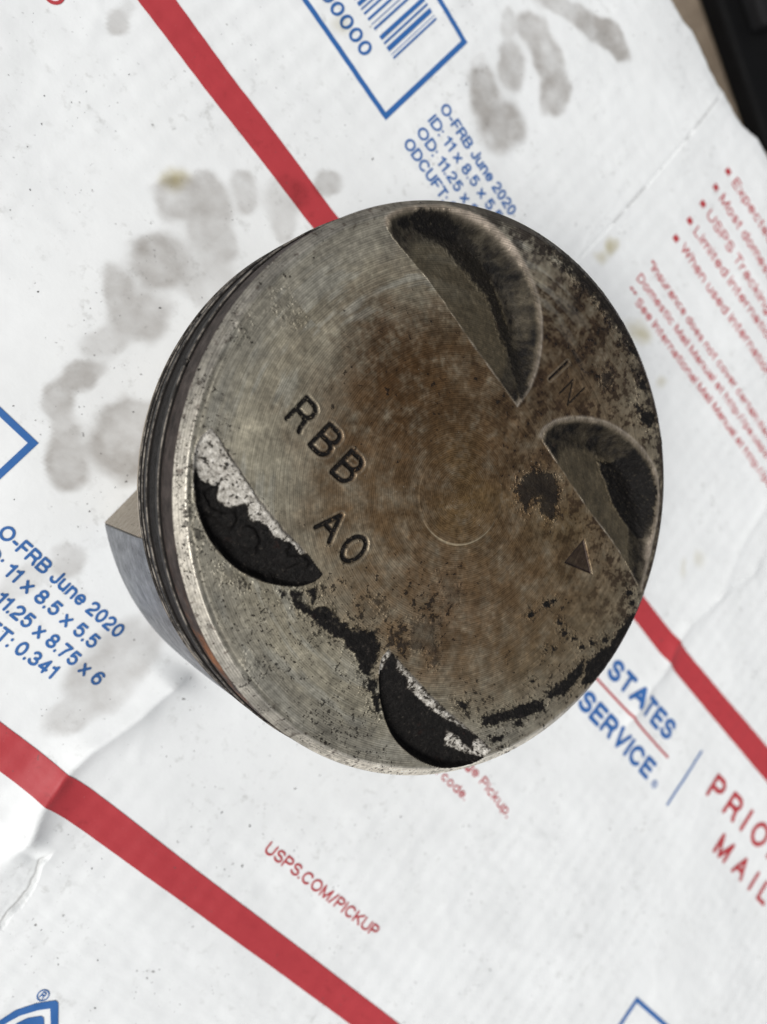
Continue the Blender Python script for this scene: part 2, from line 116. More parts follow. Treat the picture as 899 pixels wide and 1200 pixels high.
def inside(x, y, pts):
    r = np.zeros(x.shape, bool)
    n = len(pts)
    for i in range(n):
        x0, y0 = pts[i]; x1, y1 = pts[(i + 1) % n]
        if y0 == y1:
            continue
        c = ((y0 > y) != (y1 > y)) & (x < (x1 - x0) * (y - y0) / (y1 - y0) + x0)
        r ^= c
    return r


def poly_sdf(x, y, pts):
    """signed distance, positive inside; far outside the bounding box it is simply -99"""
    P = np.array(pts); m = 3.0
    out = np.full(x.shape, -99.0)
    k = (x > P[:, 0].min() - m) & (x < P[:, 0].max() + m) & (y > P[:, 1].min() - m) & (y < P[:, 1].max() + m)
    xs, ys = x[k], y[k]
    d = seg_dist(xs, ys, pts, True)
    out[k] = np.where(inside(xs, ys, pts), d, -d)
    return out


def smooth_line(pts, n=6):
    """Catmull-Rom through the points"""
    P = [np.array(p, float) for p in pts]
    P = [2 * P[0] - P[1]] + P + [2 * P[-1] - P[-2]]
    out = []
    for i in range(1, len(P) - 2):
        for k in range(n):
            t = k / n
            a, b, c, d = P[i - 1], P[i], P[i + 1], P[i + 2]
            out.append(tuple(0.5 * (2 * b + (c - a) * t + (2 * a - 5 * b + 4 * c - d) * t * t + (3 * b - a - 3 * c + d) * t ** 3)))
    out.append(tuple(P[-2]))
    return out


# ------------------------------------------------------------------ mesh helpers
def link_mesh(name, verts, faces, mat, parent=None, smooth=True, attrs=None, normals=None):
    me = bpy.data.meshes.new(name)
    verts = np.asarray(verts, float) * MM
    if isinstance(faces, np.ndarray):
        me.vertices.add(len(verts)); me.vertices.foreach_set('co', verts.ravel())
        n, k = faces.shape
        me.loops.add(n * k); me.loops.foreach_set('vertex_index', faces.ravel().astype(np.int32))
        me.polygons.add(n); me.polygons.foreach_set('loop_start', np.arange(0, n * k, k, dtype=np.int32))
        me.update(calc_edges=True)
    else:
        me.from_pydata(verts.tolist(), [], faces)
        me.update()
    me.polygons.foreach_set('use_smooth', [smooth] * len(me.polygons))
    if attrs:
        for an, av in attrs.items():
            a = me.color_attributes.new(an, 'FLOAT_COLOR', 'POINT')
            av = np.asarray(av, np.float32)
            if av.shape[1] == 3:
                av = np.c_[av, np.ones(len(av), np.float32)]
            a.data.foreach_set('color', av.ravel())
    if normals is not None:
        me.normals_split_custom_set_from_vertices(np.asarray(normals, float).tolist())
    me.materials.append(mat)
    o = bpy.data.objects.new(name, me)
    COL.objects.link(o)
    if parent is not None:
        o.parent = parent
    return o


def lathe(prof, n=360, a0=0.0, a1=2 * math.pi, closed_profile=False):
    """prof: list of (r, z)"""
    full = abs(a1 - a0 - 2 * math.pi) < 1e-6
    m = n if full else n + 1
    ang = a0 + (a1 - a0) * np.arange(m) / n
    P = np.array(prof, float); k = len(P)
    V = np.stack([np.outer(np.cos(ang), P[:, 0]), np.outer(np.sin(ang), P[:, 0]), np.tile(P[:, 1], (m, 1))], 2).reshape(-1, 3)
    F = []
    kk = k if closed_profile else k - 1
    for i in range(n):
        j = (i + 1) % m if full else i + 1
        for q in range(kk):
            q2 = (q + 1) % k
            F.append((i * k + q, i * k + q2, j * k + q2, j * k + q))
    F = np.array(F)
    F = F[:, ::-1]
    if closed_profile and not full:
        F = [tuple(f) for f in F.tolist()]
        F.append(tuple(range(k))); F.append(tuple(reversed(range(n * k, n * k + k))))
    return V, F


def prism(outline, z0, z1):
    n = len(outline)
    V = [(x, y, z0) for x, y in outline] + [(x, y, z1) for x, y in outline]
    F = [(i, (i + 1) % n, n + (i + 1) % n, n + i) for i in range(n)]
    F.append(tuple(reversed(range(n)))); F.append(tuple(range(n, 2 * n)))
    return V, F


def bevel(o, w=0.3, seg=2):
    m = o.modifiers.new('bevel', 'BEVEL'); m.width = w * MM; m.segments = seg; m.limit_method = 'ANGLE'
    m.harden_normals = False


def empty(name, parent=None):
    o = bpy.data.objects.new(name, None)
    o.empty_display_size = 0.01
    COL.objects.link(o)
    o.parent = parent
    return o


# ------------------------------------------------------------------ materials
def new_mat(name):
    m = bpy.data.materials.new(name); m.use_nodes = True
    nt = m.node_tree
    return m, nt, nt.nodes['Principled BSDF']


def nd(nt, t, **kw):
    n = nt.nodes.new(t)
    for k, v in kw.items():
        setattr(n, k, v)
    return n


def noise(nt, vec, scale, detail=6, rough=0.6, lac=2.0):
    n = nd(nt, 'ShaderNodeTexNoise')
    n.inputs['Scale'].default_value = scale; n.inputs['Detail'].default_value = detail
    n.inputs['Roughness'].default_value = rough
    nt.links.new(vec, n.inputs['Vector'])
    return n.outputs['Fac']


def ramp(nt, fac, stops):
    r = nd(nt, 'ShaderNodeValToRGB')
    e = r.color_ramp.elements
    while len(e) < len(stops):
        e.new(0.5)
    for k, (p, c) in enumerate(stops):
        e[k].position = p
        e[k].color = (c, c, c, 1) if isinstance(c, (int, float)) else (*c, 1)
    nt.links.new(fac, r.inputs[0])
    return r.outputs[0]


def mixc(nt, fac, a, b, mode='MIX'):
    m = nd(nt, 'ShaderNodeMix', data_type='RGBA', blend_type=mode)
    for s, v in ((m.inputs[0], fac), (m.inputs[6], a), (m.inputs[7], b)):
        if isinstance(v, (int, float)):
            s.default_value = v
        elif isinstance(v, tuple):
            s.default_value = (*v, 1)
        else:
            nt.links.new(v, s)
    return m.outputs[2]


def mth(nt, op, a, b=None, c=None):
    m = nd(nt, 'ShaderNodeMath', operation=op)
    for s, v in zip(m.inputs, (a, b, c)):
        if v is None:
            continue
        if isinstance(v, (int, float)):
            s.default_value = v
        else:
            nt.links.new(v, s)
    return m.outputs[0]


def bump(nt, height, dist, strength=1.0, prev=None):
    b = nd(nt, 'ShaderNodeBump')
    b.inputs['Distance'].default_value = dist; b.inputs['Strength'].default_value = strength
    nt.links.new(height, b.inputs['Height'])
    if prev is not None:
        nt.links.new(prev, b.inputs['Normal'])
    return b.outputs[0]


def attr(nt, name):
    a = nd(nt, 'ShaderNodeAttribute'); a.attribute_name = name
    return a


def objvec(nt):
    return nd(nt, 'ShaderNodeTexCoord').outputs['Object']


# crown: colour attribute 'tint' + 'surf' (R soot, G pale rough deposit, B speckle density)
def crown_material():
    m, nt, p = new_mat('heat_stained_aluminium')
    L = nt.links
    v = objvec(nt)
    tint = attr(nt, 'tint'); surf = attr(nt, 'surf')
    sep = nd(nt, 'ShaderNodeSeparateColor'); L.new(surf.outputs['Color'], sep.inputs[0])
    soot, dep, spk = sep.outputs[0], sep.outputs[1], sep.outputs[2]
    n1 = noise(nt, v, 900, 8, 0.72)
    n2 = noise(nt, v, 2600, 4, 0.6)
    n3 = noise(nt, v, 240, 6, 0.65)
    col = mixc(nt, 1.0, tint.outputs['Color'], ramp(nt, n1, [(0.25, 0.60), (0.5, 0.97), (0.8, 1.55)]), 'MULTIPLY')
    col = mixc(nt, 1.0, col, ramp(nt, n3, [(0.25, 0.62), (0.5, 1.0), (0.75, 1.35)]), 'MULTIPLY')
    # concentric turning marks
    sx = nd(nt, 'ShaderNodeSeparateXYZ'); L.new(v, sx.inputs[0])
    r = mth(nt, 'SQRT', mth(nt, 'ADD', mth(nt, 'POWER', sx.outputs[0], 2.0), mth(nt, 'POWER', sx.outputs[1], 2.0)))
    rj = mth(nt, 'ADD', r, mth(nt, 'MULTIPLY', n3, 0.00003))
    wv = mth(nt, 'SINE', mth(nt, 'MULTIPLY', rj, 2 * math.pi / 0.00031))
    cr = nd(nt, 'ShaderNodeCombineXYZ'); L.new(mth(nt, 'MULTIPLY', r, 3800.0), cr.inputs[0])
    rn = nd(nt, 'ShaderNodeTexNoise'); rn.noise_dimensions = '3D'
    rn.inputs['Scale'].default_value = 1.0; rn.inputs['Detail'].default_value = 3
    L.new(mth(nt, 'MULTIPLY', mth(nt, 'ARCTAN2', sx.outputs[1], sx.outputs[0]), 6.0), cr.inputs[1])
    L.new(cr.outputs[0], rn.inputs['Vector'])
    lines = mth(nt, 'ADD', mth(nt, 'MULTIPLY', wv, 0.12), rn.outputs['Fac'])
    clean = mth(nt, 'SUBTRACT', 1.0, mth(nt, 'MAXIMUM', soot, dep))
    ln = ramp(nt, lines, [(0.28, 0.75), (0.72, 1.27)])
    col = mixc(nt, clean, col, mixc(nt, 1.0, col, ln, 'MULTIPLY'))
    # dark pits and specks
    pk = mth(nt, 'SUBTRACT', noise(nt, v, 2300, 5, 0.62), mth(nt, 'SUBTRACT', 0.80, mth(nt, 'MULTIPLY', spk, 0.235)))
    pk = mth(nt, 'MULTIPLY', pk, 12.0)
    pkc = nd(nt, 'ShaderNodeClamp'); L.new(pk, pkc.inputs[0])
    col = mixc(nt, pkc.outputs[0], col, (0.018, 0.014, 0.012))
    # pale grit
    gr = ramp(nt, noise(nt, v, 2100, 2, 0.4), [(0.76, 0.0), (0.80, 1.0)])
    col = mixc(nt, mth(nt, 'MULTIPLY', gr, 0.5), col, (0.42, 0.38, 0.32))
    # pale crusty deposit
    dc = ramp(nt, noise(nt, v, 1300, 6, 0.75), [(0.3, (0.13, 0.118, 0.10)), (0.5, (0.42, 0.395, 0.35)), (0.70, (0.80, 0.77, 0.71))])
    col = mixc(nt, dep, col, dc)
    # soot
    sc = ramp(nt, noise(nt, v, 1100, 7, 0.7), [(0.35, (0.004, 0.0036, 0.0034)), (0.62, (0.010, 0.0088, 0.008)), (0.76, (0.075, 0.062, 0.054))])
    rd = ramp(nt, noise(nt, v, 330, 5, 0.7), [(0.64, 0.0), (0.76, 0.4)])
    sc = mixc(nt, rd, sc, (0.035, 0.012, 0.008))
    col = mixc(nt, soot, col, sc)
    L.new(col, p.inputs['Base Color'])
    L.new(mth(nt, 'MULTIPLY', clean, 0.66), p.inputs['Metallic'])
    L.new(mth(nt, 'SUBTRACT', 0.22, mth(nt, 'MULTIPLY', soot, 0.10)), p.inputs['Specular IOR Level'])
    rg = mixc(nt, clean, ramp(nt, n2, [(0.35, 0.42), (0.6, 0.75)]), ramp(nt, n1, [(0.3, 0.34), (0.8, 0.54)]))
    L.new(rg, p.inputs['Roughness'])
    h = mth(nt, 'ADD', mth(nt, 'MULTIPLY', n1, 0.6), mth(nt, 'MULTIPLY', n2, 0.4))
    hb = mth(nt, 'MULTIPLY', h, mth(nt, 'ADD', 0.22, mth(nt, 'MULTIPLY', mth(nt, 'MAXIMUM', soot, dep), 2.0)))
    hb = mth(nt, 'ADD', hb, mth(nt, 'MULTIPLY', mth(nt, 'MULTIPLY', lines, clean), 0.06))
    hb = mth(nt, 'SUBTRACT', hb, mth(nt, 'MULTIPLY', pkc.outputs[0], 0.25))
    L.new(bump(nt, hb, 0.00018), p.inputs['Normal'])
    return m


def metal(name, c0, c1, rough=(0.35, 0.6), metallic=0.7, scale=700, streak=False, rust=False, bumpd=0.00006, edge=False, spec=0.3):
    m, nt, p = new_mat(name)
    v = objvec(nt)
    if streak:      # wear running round the axis
        mp = nd(nt, 'ShaderNodeMapping'); mp.inputs['Scale'].default_value = (0.25, 0.25, 3.0)
        nt.links.new(v, mp.inputs[0]); vv = mp.outputs[0]
    else:
        vv = v
    n = noise(nt, vv, scale, 8, 0.72)
    col = ramp(nt, n, [(0.3, c0), (0.72, c1)])
    n4 = noise(nt, v, 1700, 3, 0.5)
    col = mixc(nt, ramp(nt, n4, [(0.66, 0.0), (0.72, 1.0)]), col, (0.012, 0.010, 0.009))
    if rust:
        at = attr(nt, 'rust')
        rc = ramp(nt, noise(nt, v, 500, 5, 0.7), [(0.3, (0.05, 0.02, 0.01)), (0.7, (0.34, 0.125, 0.04))])
        col = mixc(nt, at.outputs['Fac'], col, rc)
    if edge:
        ea = attr(nt, 'edge')
        ew = mth(nt, 'MULTIPLY', ea.outputs['Fac'], ramp(nt, noise(nt, v, 450, 5, 0.7), [(0.44, 0.08), (0.62, 1.0)]))
        col = mixc(nt, ew, col, (0.24, 0.215, 0.185))
    nt.links.new(col, p.inputs['Base Color'])
    p.inputs['Specular IOR Level'].default_value = spec
    p.inputs['Metallic'].default_value = metallic
    nt.links.new(ramp(nt, n, [(0.3, rough[1]), (0.75, rough[0])]), p.inputs['Roughness'])
    nt.links.new(bump(nt, n, bumpd), p.inputs['Normal'])
    return m


def board_material(name, base, printed=False):
    m, nt, p = new_mat(name)
    L = nt.links
    v = objvec(nt)
    at = attr(nt, 'marks')     # R oil stain, G olive stain, B dark slit dashes, painted tear shade
    sep = nd(nt, 'ShaderNodeSeparateColor'); L.new(at.outputs['Color'], sep.inputs[0])
    n1 = noise(nt, v, 60, 6, 0.6)
    col = mixc(nt, 1.0, base, ramp(nt, n1, [(0.3, 0.94), (0.7, 1.03)]), 'MULTIPLY')
    if printed:        # slightly worn ink
        wn_ = noise(nt, v, 2500, 4, 0.6)
        col = mixc(nt, ramp(nt, wn_, [(0.69, 0.0), (0.82, 0.45)]), col, (0.72, 0.72, 0.71))
    n2 = noise(nt, v, 260, 5, 0.6)
    oil = mth(nt, 'MULTIPLY', sep.outputs[0], mth(nt, 'ADD', 0.72, mth(nt, 'MULTIPLY', n2, 0.5)))
    col = mixc(nt, oil, col, mixc(nt, 1.0, col, (0.48, 0.45, 0.425), 'MULTIPLY'))
    col = mixc(nt, sep.outputs[1], col, mixc(nt, 1.0, col, (0.55, 0.47, 0.24), 'MULTIPLY'))
    # faint grey smudges and tiny dark flecks
    sm = mth(nt, 'MULTIPLY', ramp(nt, noise(nt, v, 420, 5, 0.65), [(0.57, 0.0), (0.72, 1.0)]), ramp(nt, noise(nt, v, 45, 2, 0.5), [(0.40, 0.0), (0.60, 1.0)]))
    col = mixc(nt, mth(nt, 'MULTIPLY', sm, 0.42), col, mixc(nt, 1.0, col, (0.45, 0.44, 0.41), 'MULTIPLY'))
    fl = mth(nt, 'MULTIPLY', ramp(nt, noise(nt, v, 1300, 2, 0.4), [(0.715, 0.0), (0.745, 1.0)]), ramp(nt, noise(nt, v, 90, 2, 0.5), [(0.44, 0.0), (0.60, 1.0)]))
    col = mixc(nt, mth(nt, 'MULTIPLY', fl, 0.75), col, (0.08, 0.075, 0.07))
    col = mixc(nt, sep.outputs[2], col, (0.10, 0.095, 0.09))
    L.new(col, p.inputs['Base Color'])
    p.inputs['Roughness'].default_value = 0.5
    p.inputs['Specular IOR Level'].default_value = 0.35
    bn = noise(nt, v, 350, 6, 0.55)
    L.new(bump(nt, bn, 0.00012, 0.6), p.inputs['Normal'])
    return m


M_CROWN = crown_material()
M_LAND = metal('top_land_varnish', (0.006, 0.0042, 0.0036), (0.060, 0.042, 0.034), (0.5, 0.75), 0.1, 420, False, True, 0.0001, True, 0.15)
M_GROOVE = metal('sooty_groove', (0.003, 0.0026, 0.0023), (0.014, 0.011, 0.0095), (0.55, 0.8), 0.0, 900, False, False, 0.00012, True, 0.15)
M_RING = metal('ring_steel', (0.003, 0.0027, 0.0025), (0.020, 0.017, 0.015), (0.45, 0.65), 0.2, 700, False, False, 0.00008, True, 0.2)
M_SKIRT = metal('worn_skirt', (0.085, 0.090, 0.100), (0.27, 0.28, 0.30), (0.38, 0.55), 0.6, 330)
M_CAST = metal('cast_aluminium', (0.26, 0.225, 0.175), (0.40, 0.35, 0.29), (0.55, 0.75), 0.3, 900, bumpd=0.00012)
M_BOARD = board_material('coated_white_board', (0.775, 0.79, 0.79))
M_BLUE = board_material('blue_ink', (0.030, 0.125, 0.36), True)
M_RED = board_material('red_ink', (0.43, 0.043, 0.052), True)


def kraft():
    m, nt, p = new_mat('kraft_board')
    v = objvec(nt)
    nt.links.new(ramp(nt, noise(nt, v, 300, 6, 0.6), [(0.3, (0.30, 0.20, 0.11)), (0.7, (0.42, 0.29, 0.17))]), p.inputs['Base Color'])
    p.inputs['Roughness'].default_value = 0.85
    return m


def ground_material():
    m, nt, p = new_mat('dusty_ground')
    v = objvec(nt)
    c = ramp(nt, noise(nt, v, 25, 8, 0.65), [(0.3, (0.13, 0.10, 0.072)), (0.55, (0.22, 0.175, 0.13)), (0.75, (0.32, 0.27, 0.21))])
    nt.links.new(c, p.inputs['Base Color'])
    p.inputs['Roughness'].default_value = 0.9
    p.inputs['Specular IOR Level'].default_value = 0.2
    nt.links.new(bump(nt, noise(nt, v, 150, 6, 0.6), 0.002), p.inputs['Normal'])
    return m


def plastic(name, c, rough):
    m, nt, p = new_mat(name)
    v = objvec(nt)
    n = noise(nt, v, 120, 6, 0.6)
    nt.links.new(mixc(nt, 1.0, c, ramp(nt, n, [(0.3, 0.8), (0.7, 1.25)]), 'MULTIPLY'), p.inputs['Base Color'])
    nt.links.new(ramp(nt, n, [(0.3, rough * 0.9), (0.7, rough * 1.15)]), p.inputs['Roughness'])
    nt.links.new(bump(nt, noise(nt, v, 900, 3, 0.5), 0.0001), p.inputs['Normal'])
    p.inputs['Specular IOR Level'].default_value = 0.12
    return m


M_KRAFT = kraft()
M_GROUND = ground_material()
M_BLACK = plastic('black_plastic', (0.003, 0.003, 0.0033), 0.7)
M_CHAR = plastic('charcoal_plastic', (0.012, 0.012, 0.013), 0.7)

# ------------------------------------------------------------------ the box top as a height field
X0, X1, Y0 = -135.0, 245.0, -150.0
FE = np.array(D['flap_edge'])


def y_edge(x):
    xs = np.concatenate([[-140, -60, -30], FE[:, 0], [60, 120, 250]])
    ys = np.concatenate([[149.0, 149.6, 148.6], FE[:, 1], [150.5, 151.0, 150.0]])
    return np.interp(x, xs, ys) + (fbm(x, x * 0, 3.0, 3, 5) - 0.5) * 0.25


def line_side(x, y, pts):
    """signed x-distance to a polyline running mainly in y, plus fade beyond its ends"""
    P = np.array(pts); P = P[np.argsort(P[:, 1])]
    lx = np.interp(y, P[:, 1], P[:, 0])
    over = np.maximum(0, np.maximum(P[0, 1] - y, y - P[-1, 1]))
    return x - lx, over


def box_z(x, y):
    z = (fbm(x, y, 55, 2, 11) - 0.5) * 1.6 + (fbm(x, y, 17, 4, 12) - 0.5) * 0.52
    z += 0.12 * np.exp(-(np.abs(fbm(x, y * .6, 26, 2, 17) - 0.5) / 0.05)) * sstep(.48, .62, fbm(x, y, 40, 2, 18))
    z += (fbm(x * 0.5, y * 2.2, 7, 3, 13) - 0.5) * 0.10
    # flutes of the corrugated core showing through, running across the print direction
    fl = sstep(0.3, 0.62, fbm(x, y, 60, 2, 21))
    z += 0.030 * np.sin(2 * np.pi * (x + 0.6 * fbm(x, y, 30, 2, 22)) / 4.2) * (0.35 + fl)
    for pts in D['crease']:
        d = seg_dist(x, y, pts) if len(pts) > 1 else 1e9
        z += 0.35 * np.exp(-(d / 1.4) ** 2)
    # torn liner lip
    d, ov = line_side(x, y, D['tear'])
    d = d + (fbm(x, y, 2.5, 3, 41) - 0.5) * 0.7
    f = np.exp(-(ov / 1.5) ** 2)
    z += f * (0.12 * np.exp(-np.maximum(d, 0) / 6.0) * sstep(-.05, .25, d) - 1.9 * np.exp(np.minimum(d, 0) / 3.8) * (1 - sstep(-.15, .25, d)))
    # slit of the tucked flap
    d = seg_dist(x, y, D['slit'])
    z -= 0.16 * np.exp(-(d / 0.5) ** 2)
    side = x - np.interp(y, [p[1] for p in D['slit'][::-1]], [p[0] for p in D['slit'][::-1]])
    z += 0.25 * np.exp(-np.maximum(0, d - 0.2) / 4.0) * (side > 0)
    # the board has given way to the leaning piston
    r = np.hypot(x, y)
    w = 1 - sstep(50, 82, r)
    zt = -(D['ta'] * x + D['tb'] * y) - 0.06
    z = z * (1 - w) + zt * w
    # folded ridges
    for k, (hgt, wl, wr) in enumerate([(3.1, 4.2, 3.2), (1.3, 2.6, 2.0)]):
        d, ov = line_side(x, y, D['fold'][k])
        d = d + (fbm(x, y, 14, 2, 31) - 0.5) * 1.2
        q = np.sqrt(d * d + .08) - .28
        w = np.where(d < 0, np.exp(-q / wl), np.exp(-q / wr))
        z += hgt * w * np.exp(-(ov / 6.0) ** 2) * (0.85 + 0.3 * fbm(x, y, 14, 2, 33)) * sstep(44.3, 50, r)
    return z


def stain_field(x, y, lst, seed, sharp=0.10):
    out = np.zeros(x.shape)
    wx = x + (fbm(x, y, 7, 4, seed, .5) - 0.5) * 3.0
    wy = y + (fbm(x, y, 7, 4, seed + 5, .5) - 0.5) * 3.0
    tex = np.clip(0.30 + 1.35 * fbm(x, y, 8, 5, seed + 9, .62), .25, 1.3)
    W = np.zeros(x.shape); WA = np.zeros(x.shape)
    for cx, cy, ux, uy, vx, vy, a in lst:
        R_ = max(math.hypot(ux, uy), math.hypot(vx, vy)) * 1.7 + 4
        k = (np.abs(x - cx) < R_) & (np.abs(y - cy) < R_)
        if k.sum() == 0:
            continue
        dx, dy = wx[k] - cx, wy[k] - cy
        det = ux * vy - uy * vx
        s = (dx * vy - dy * vx) / det; t = (ux * dy - uy * dx) / det
        e = np.exp(-5.0 * np.hypot(s, t))
        W[k] += e; WA[k] += e * a
    q = -np.log(W + 1e-9) / 5.0
    a_ = WA / (W + 1e-9)
    out = 1.15 * a_ * (1 - sstep(1 - sharp * 2.8, 1 + sharp * 2.2, q)) * (0.84 + 0.2 * np.clip(q, 0, 1) ** 3) * tex
    return np.clip(out, 0, 1)


def marks_at(x, y):
    s = stain_field(x, y, D['box_stains'], 61)
    g = stain_field(x, y, D['yellow'], 71, 0.35)
    k = np.zeros(x.shape)
    for q, pts in enumerate(D['slit_dash']):
        d = seg_dist(x, y, pts)
        k = np.maximum(k, 0.38 * np.exp(-(d / 0.32) ** 2) * (0.5 + fbm(x, y, 0.8, 2, 75)))
    d, ov = line_side(x, y, D['tear'])
    d = d + (fbm(x, y, 2.5, 3, 41) - 0.5) * 0.7
    k = np.maximum(k, .55 * np.exp(-((d + .35) / .30) ** 2) * np.exp(-(ov / 1.5) ** 2))  # dark crack line beside the torn lip, its shade painted in
    return np.stack([s, g, np.clip(k, 0, 1)], -1)


box = empty('cardboard_box')
box['label'] = 'crumpled white printed shipping carton with red stripes and blue lettering, lying under the piston'
box['category'] = 'cardboard box'
NXg, NYg = 700, 560
TR = np.array(D['tear'])


def dense(a, b, lo, hi, n, gain):
    t = np.linspace(a, b, 4000)
    w = 1 + gain * sstep(lo - 4, lo, t) * (1 - sstep(hi, hi + 4, t))
    c = np.r_[0, np.cumsum((w[1:] + w[:-1]) / 2)]
    return np.interp(np.linspace(0, c[-1], n), c, t)


gx = dense(X0, X1, TR[:, 0].min() - 1, TR[:, 0].max() + 1, NXg, 3.0)      # finer where the liner is torn
gv = (dense(Y0, 150.0, TR[:, 1].min(), TR[:, 1].max(), NYg, 1.5) - Y0) / (150.0 - Y0)
GX, GV = np.meshgrid(gx, gv, indexing='ij')
ye = y_edge(GX)
GY = Y0 + GV * (ye - Y0)
GZ = box_z(GX, GY)
ed = np.minimum(np.minimum(GY - Y0, ye - GY), np.minimum(GX - X0, X1 - GX))
rr = 1.8
GZ = GZ - np.where(ed < rr, rr - np.sqrt(np.maximum(0, rr * rr - (rr - ed) ** 2)), 0)
GZ -= 2.2 * np.exp(-np.maximum(0, ye - GY) / 7.0) * sstep(-60, 0, GX)
idx = np.arange(NXg * NYg).reshape(NXg, NYg)
F = np.stack([idx[:-1, :-1], idx[1:, :-1], idx[1:, 1:], idx[:-1, 1:]], -1).reshape(-1, 4)
V = np.stack([GX, GY, GZ], -1).reshape(-1, 3)
mk = marks_at(GX.ravel(), GY.ravel())
link_mesh('top_panel', V, F, M_BOARD, box, attrs={'marks': mk})


def board_z(x, y):
    """height of the panel including its edge drop"""
    yy = y_edge(x)
    return box_z(x, y) - 2.2 * np.exp(-np.maximum(0, yy - y) / 7.0) * sstep(-60, 0, x)


def side_panel(xs, ys, zs):
    n = len(xs); zr = np.array([0.0, 0.02, 0.3, 0.7, 1.0])
    V = []
    for k in range(n):
        for t in zr:
            V.append((xs[k], ys[k], zs[k] + (-150 - zs[k]) * t))
    F = []
    m = len(zr)
    for k in range(n - 1):
        for q in range(m - 1):
            F.append((k * m + q, (k + 1) * m + q, (k + 1) * m + q + 1, k * m + q + 1))
    V = np.array(V)
    link_mesh('side_panel', V, F, M_BOARD, box, attrs={'marks': np.zeros((len(V), 3))})


side_panel(GX[:, -1], GY[:, -1], GZ[:, -1])
side_panel(GX[::-1, 0], GY[::-1, 0], GZ[::-1, 0])
side_panel(GX[0, :], GY[0, :], GZ[0, :])
side_panel(GX[-1, ::-1], GY[-1, ::-1], GZ[-1, ::-1])


# ------------------------------------------------------------------ print on the box
def contour_mesh(S, x0, y0, h):
    """marching squares: polygons where S > 0; returns 2-D verts and faces"""
    verts = []; faces = []; vid = {}
    nx, ny = S.shape
    ins = S > 0
    cells = ins[:-1, :-1] | ins[1:, :-1] | ins[1:, 1:] | ins[:-1, 1:]
    Sl = S

    def corner(i, j):
        k = (0, i, j)
        if k not in vid:
            vid[k] = len(verts); verts.append((x0 + i * h, y0 + j * h))
        return vid[k]

    def edge(i, j, i2, j2):
        if (i2, j2) < (i, j):
            i, j, i2, j2 = i2, j2, i, j
        k = (1, i, j, i2, j2)
        if k not in vid:
            a, b = Sl[i, j], Sl[i2, j2]
            t = a / (a - b)
            vid[k] = len(verts); verts.append((x0 + (i + (i2 - i) * t) * h, y0 + (j + (j2 - j) * t) * h))
        return vid[k]

    for i, j in np.argwhere(cells):
        i = int(i); j = int(j)
        c = [(i, j), (i + 1, j), (i + 1, j + 1), (i, j + 1)]
        f = []
        for k in range(4):
            a, b = c[k], c[(k + 1) % 4]
            ia, ib = ins[a], ins[b]
            if ia:
                f.append(corner(*a))
            if ia != ib:
                f.append(edge(*a, *b))
        if len(f) >= 3:
            faces.append(tuple(f))
    return np.array(verts), faces


def arc(cx, cy, rx, ry, a0, a1, n=12):
    return [(cx + rx * math.cos(math.radians(a0 + (a1 - a0) * k / n)), cy + ry * math.sin(math.radians(a0 + (a1 - a0) * k / n))) for k in range(n + 1)]


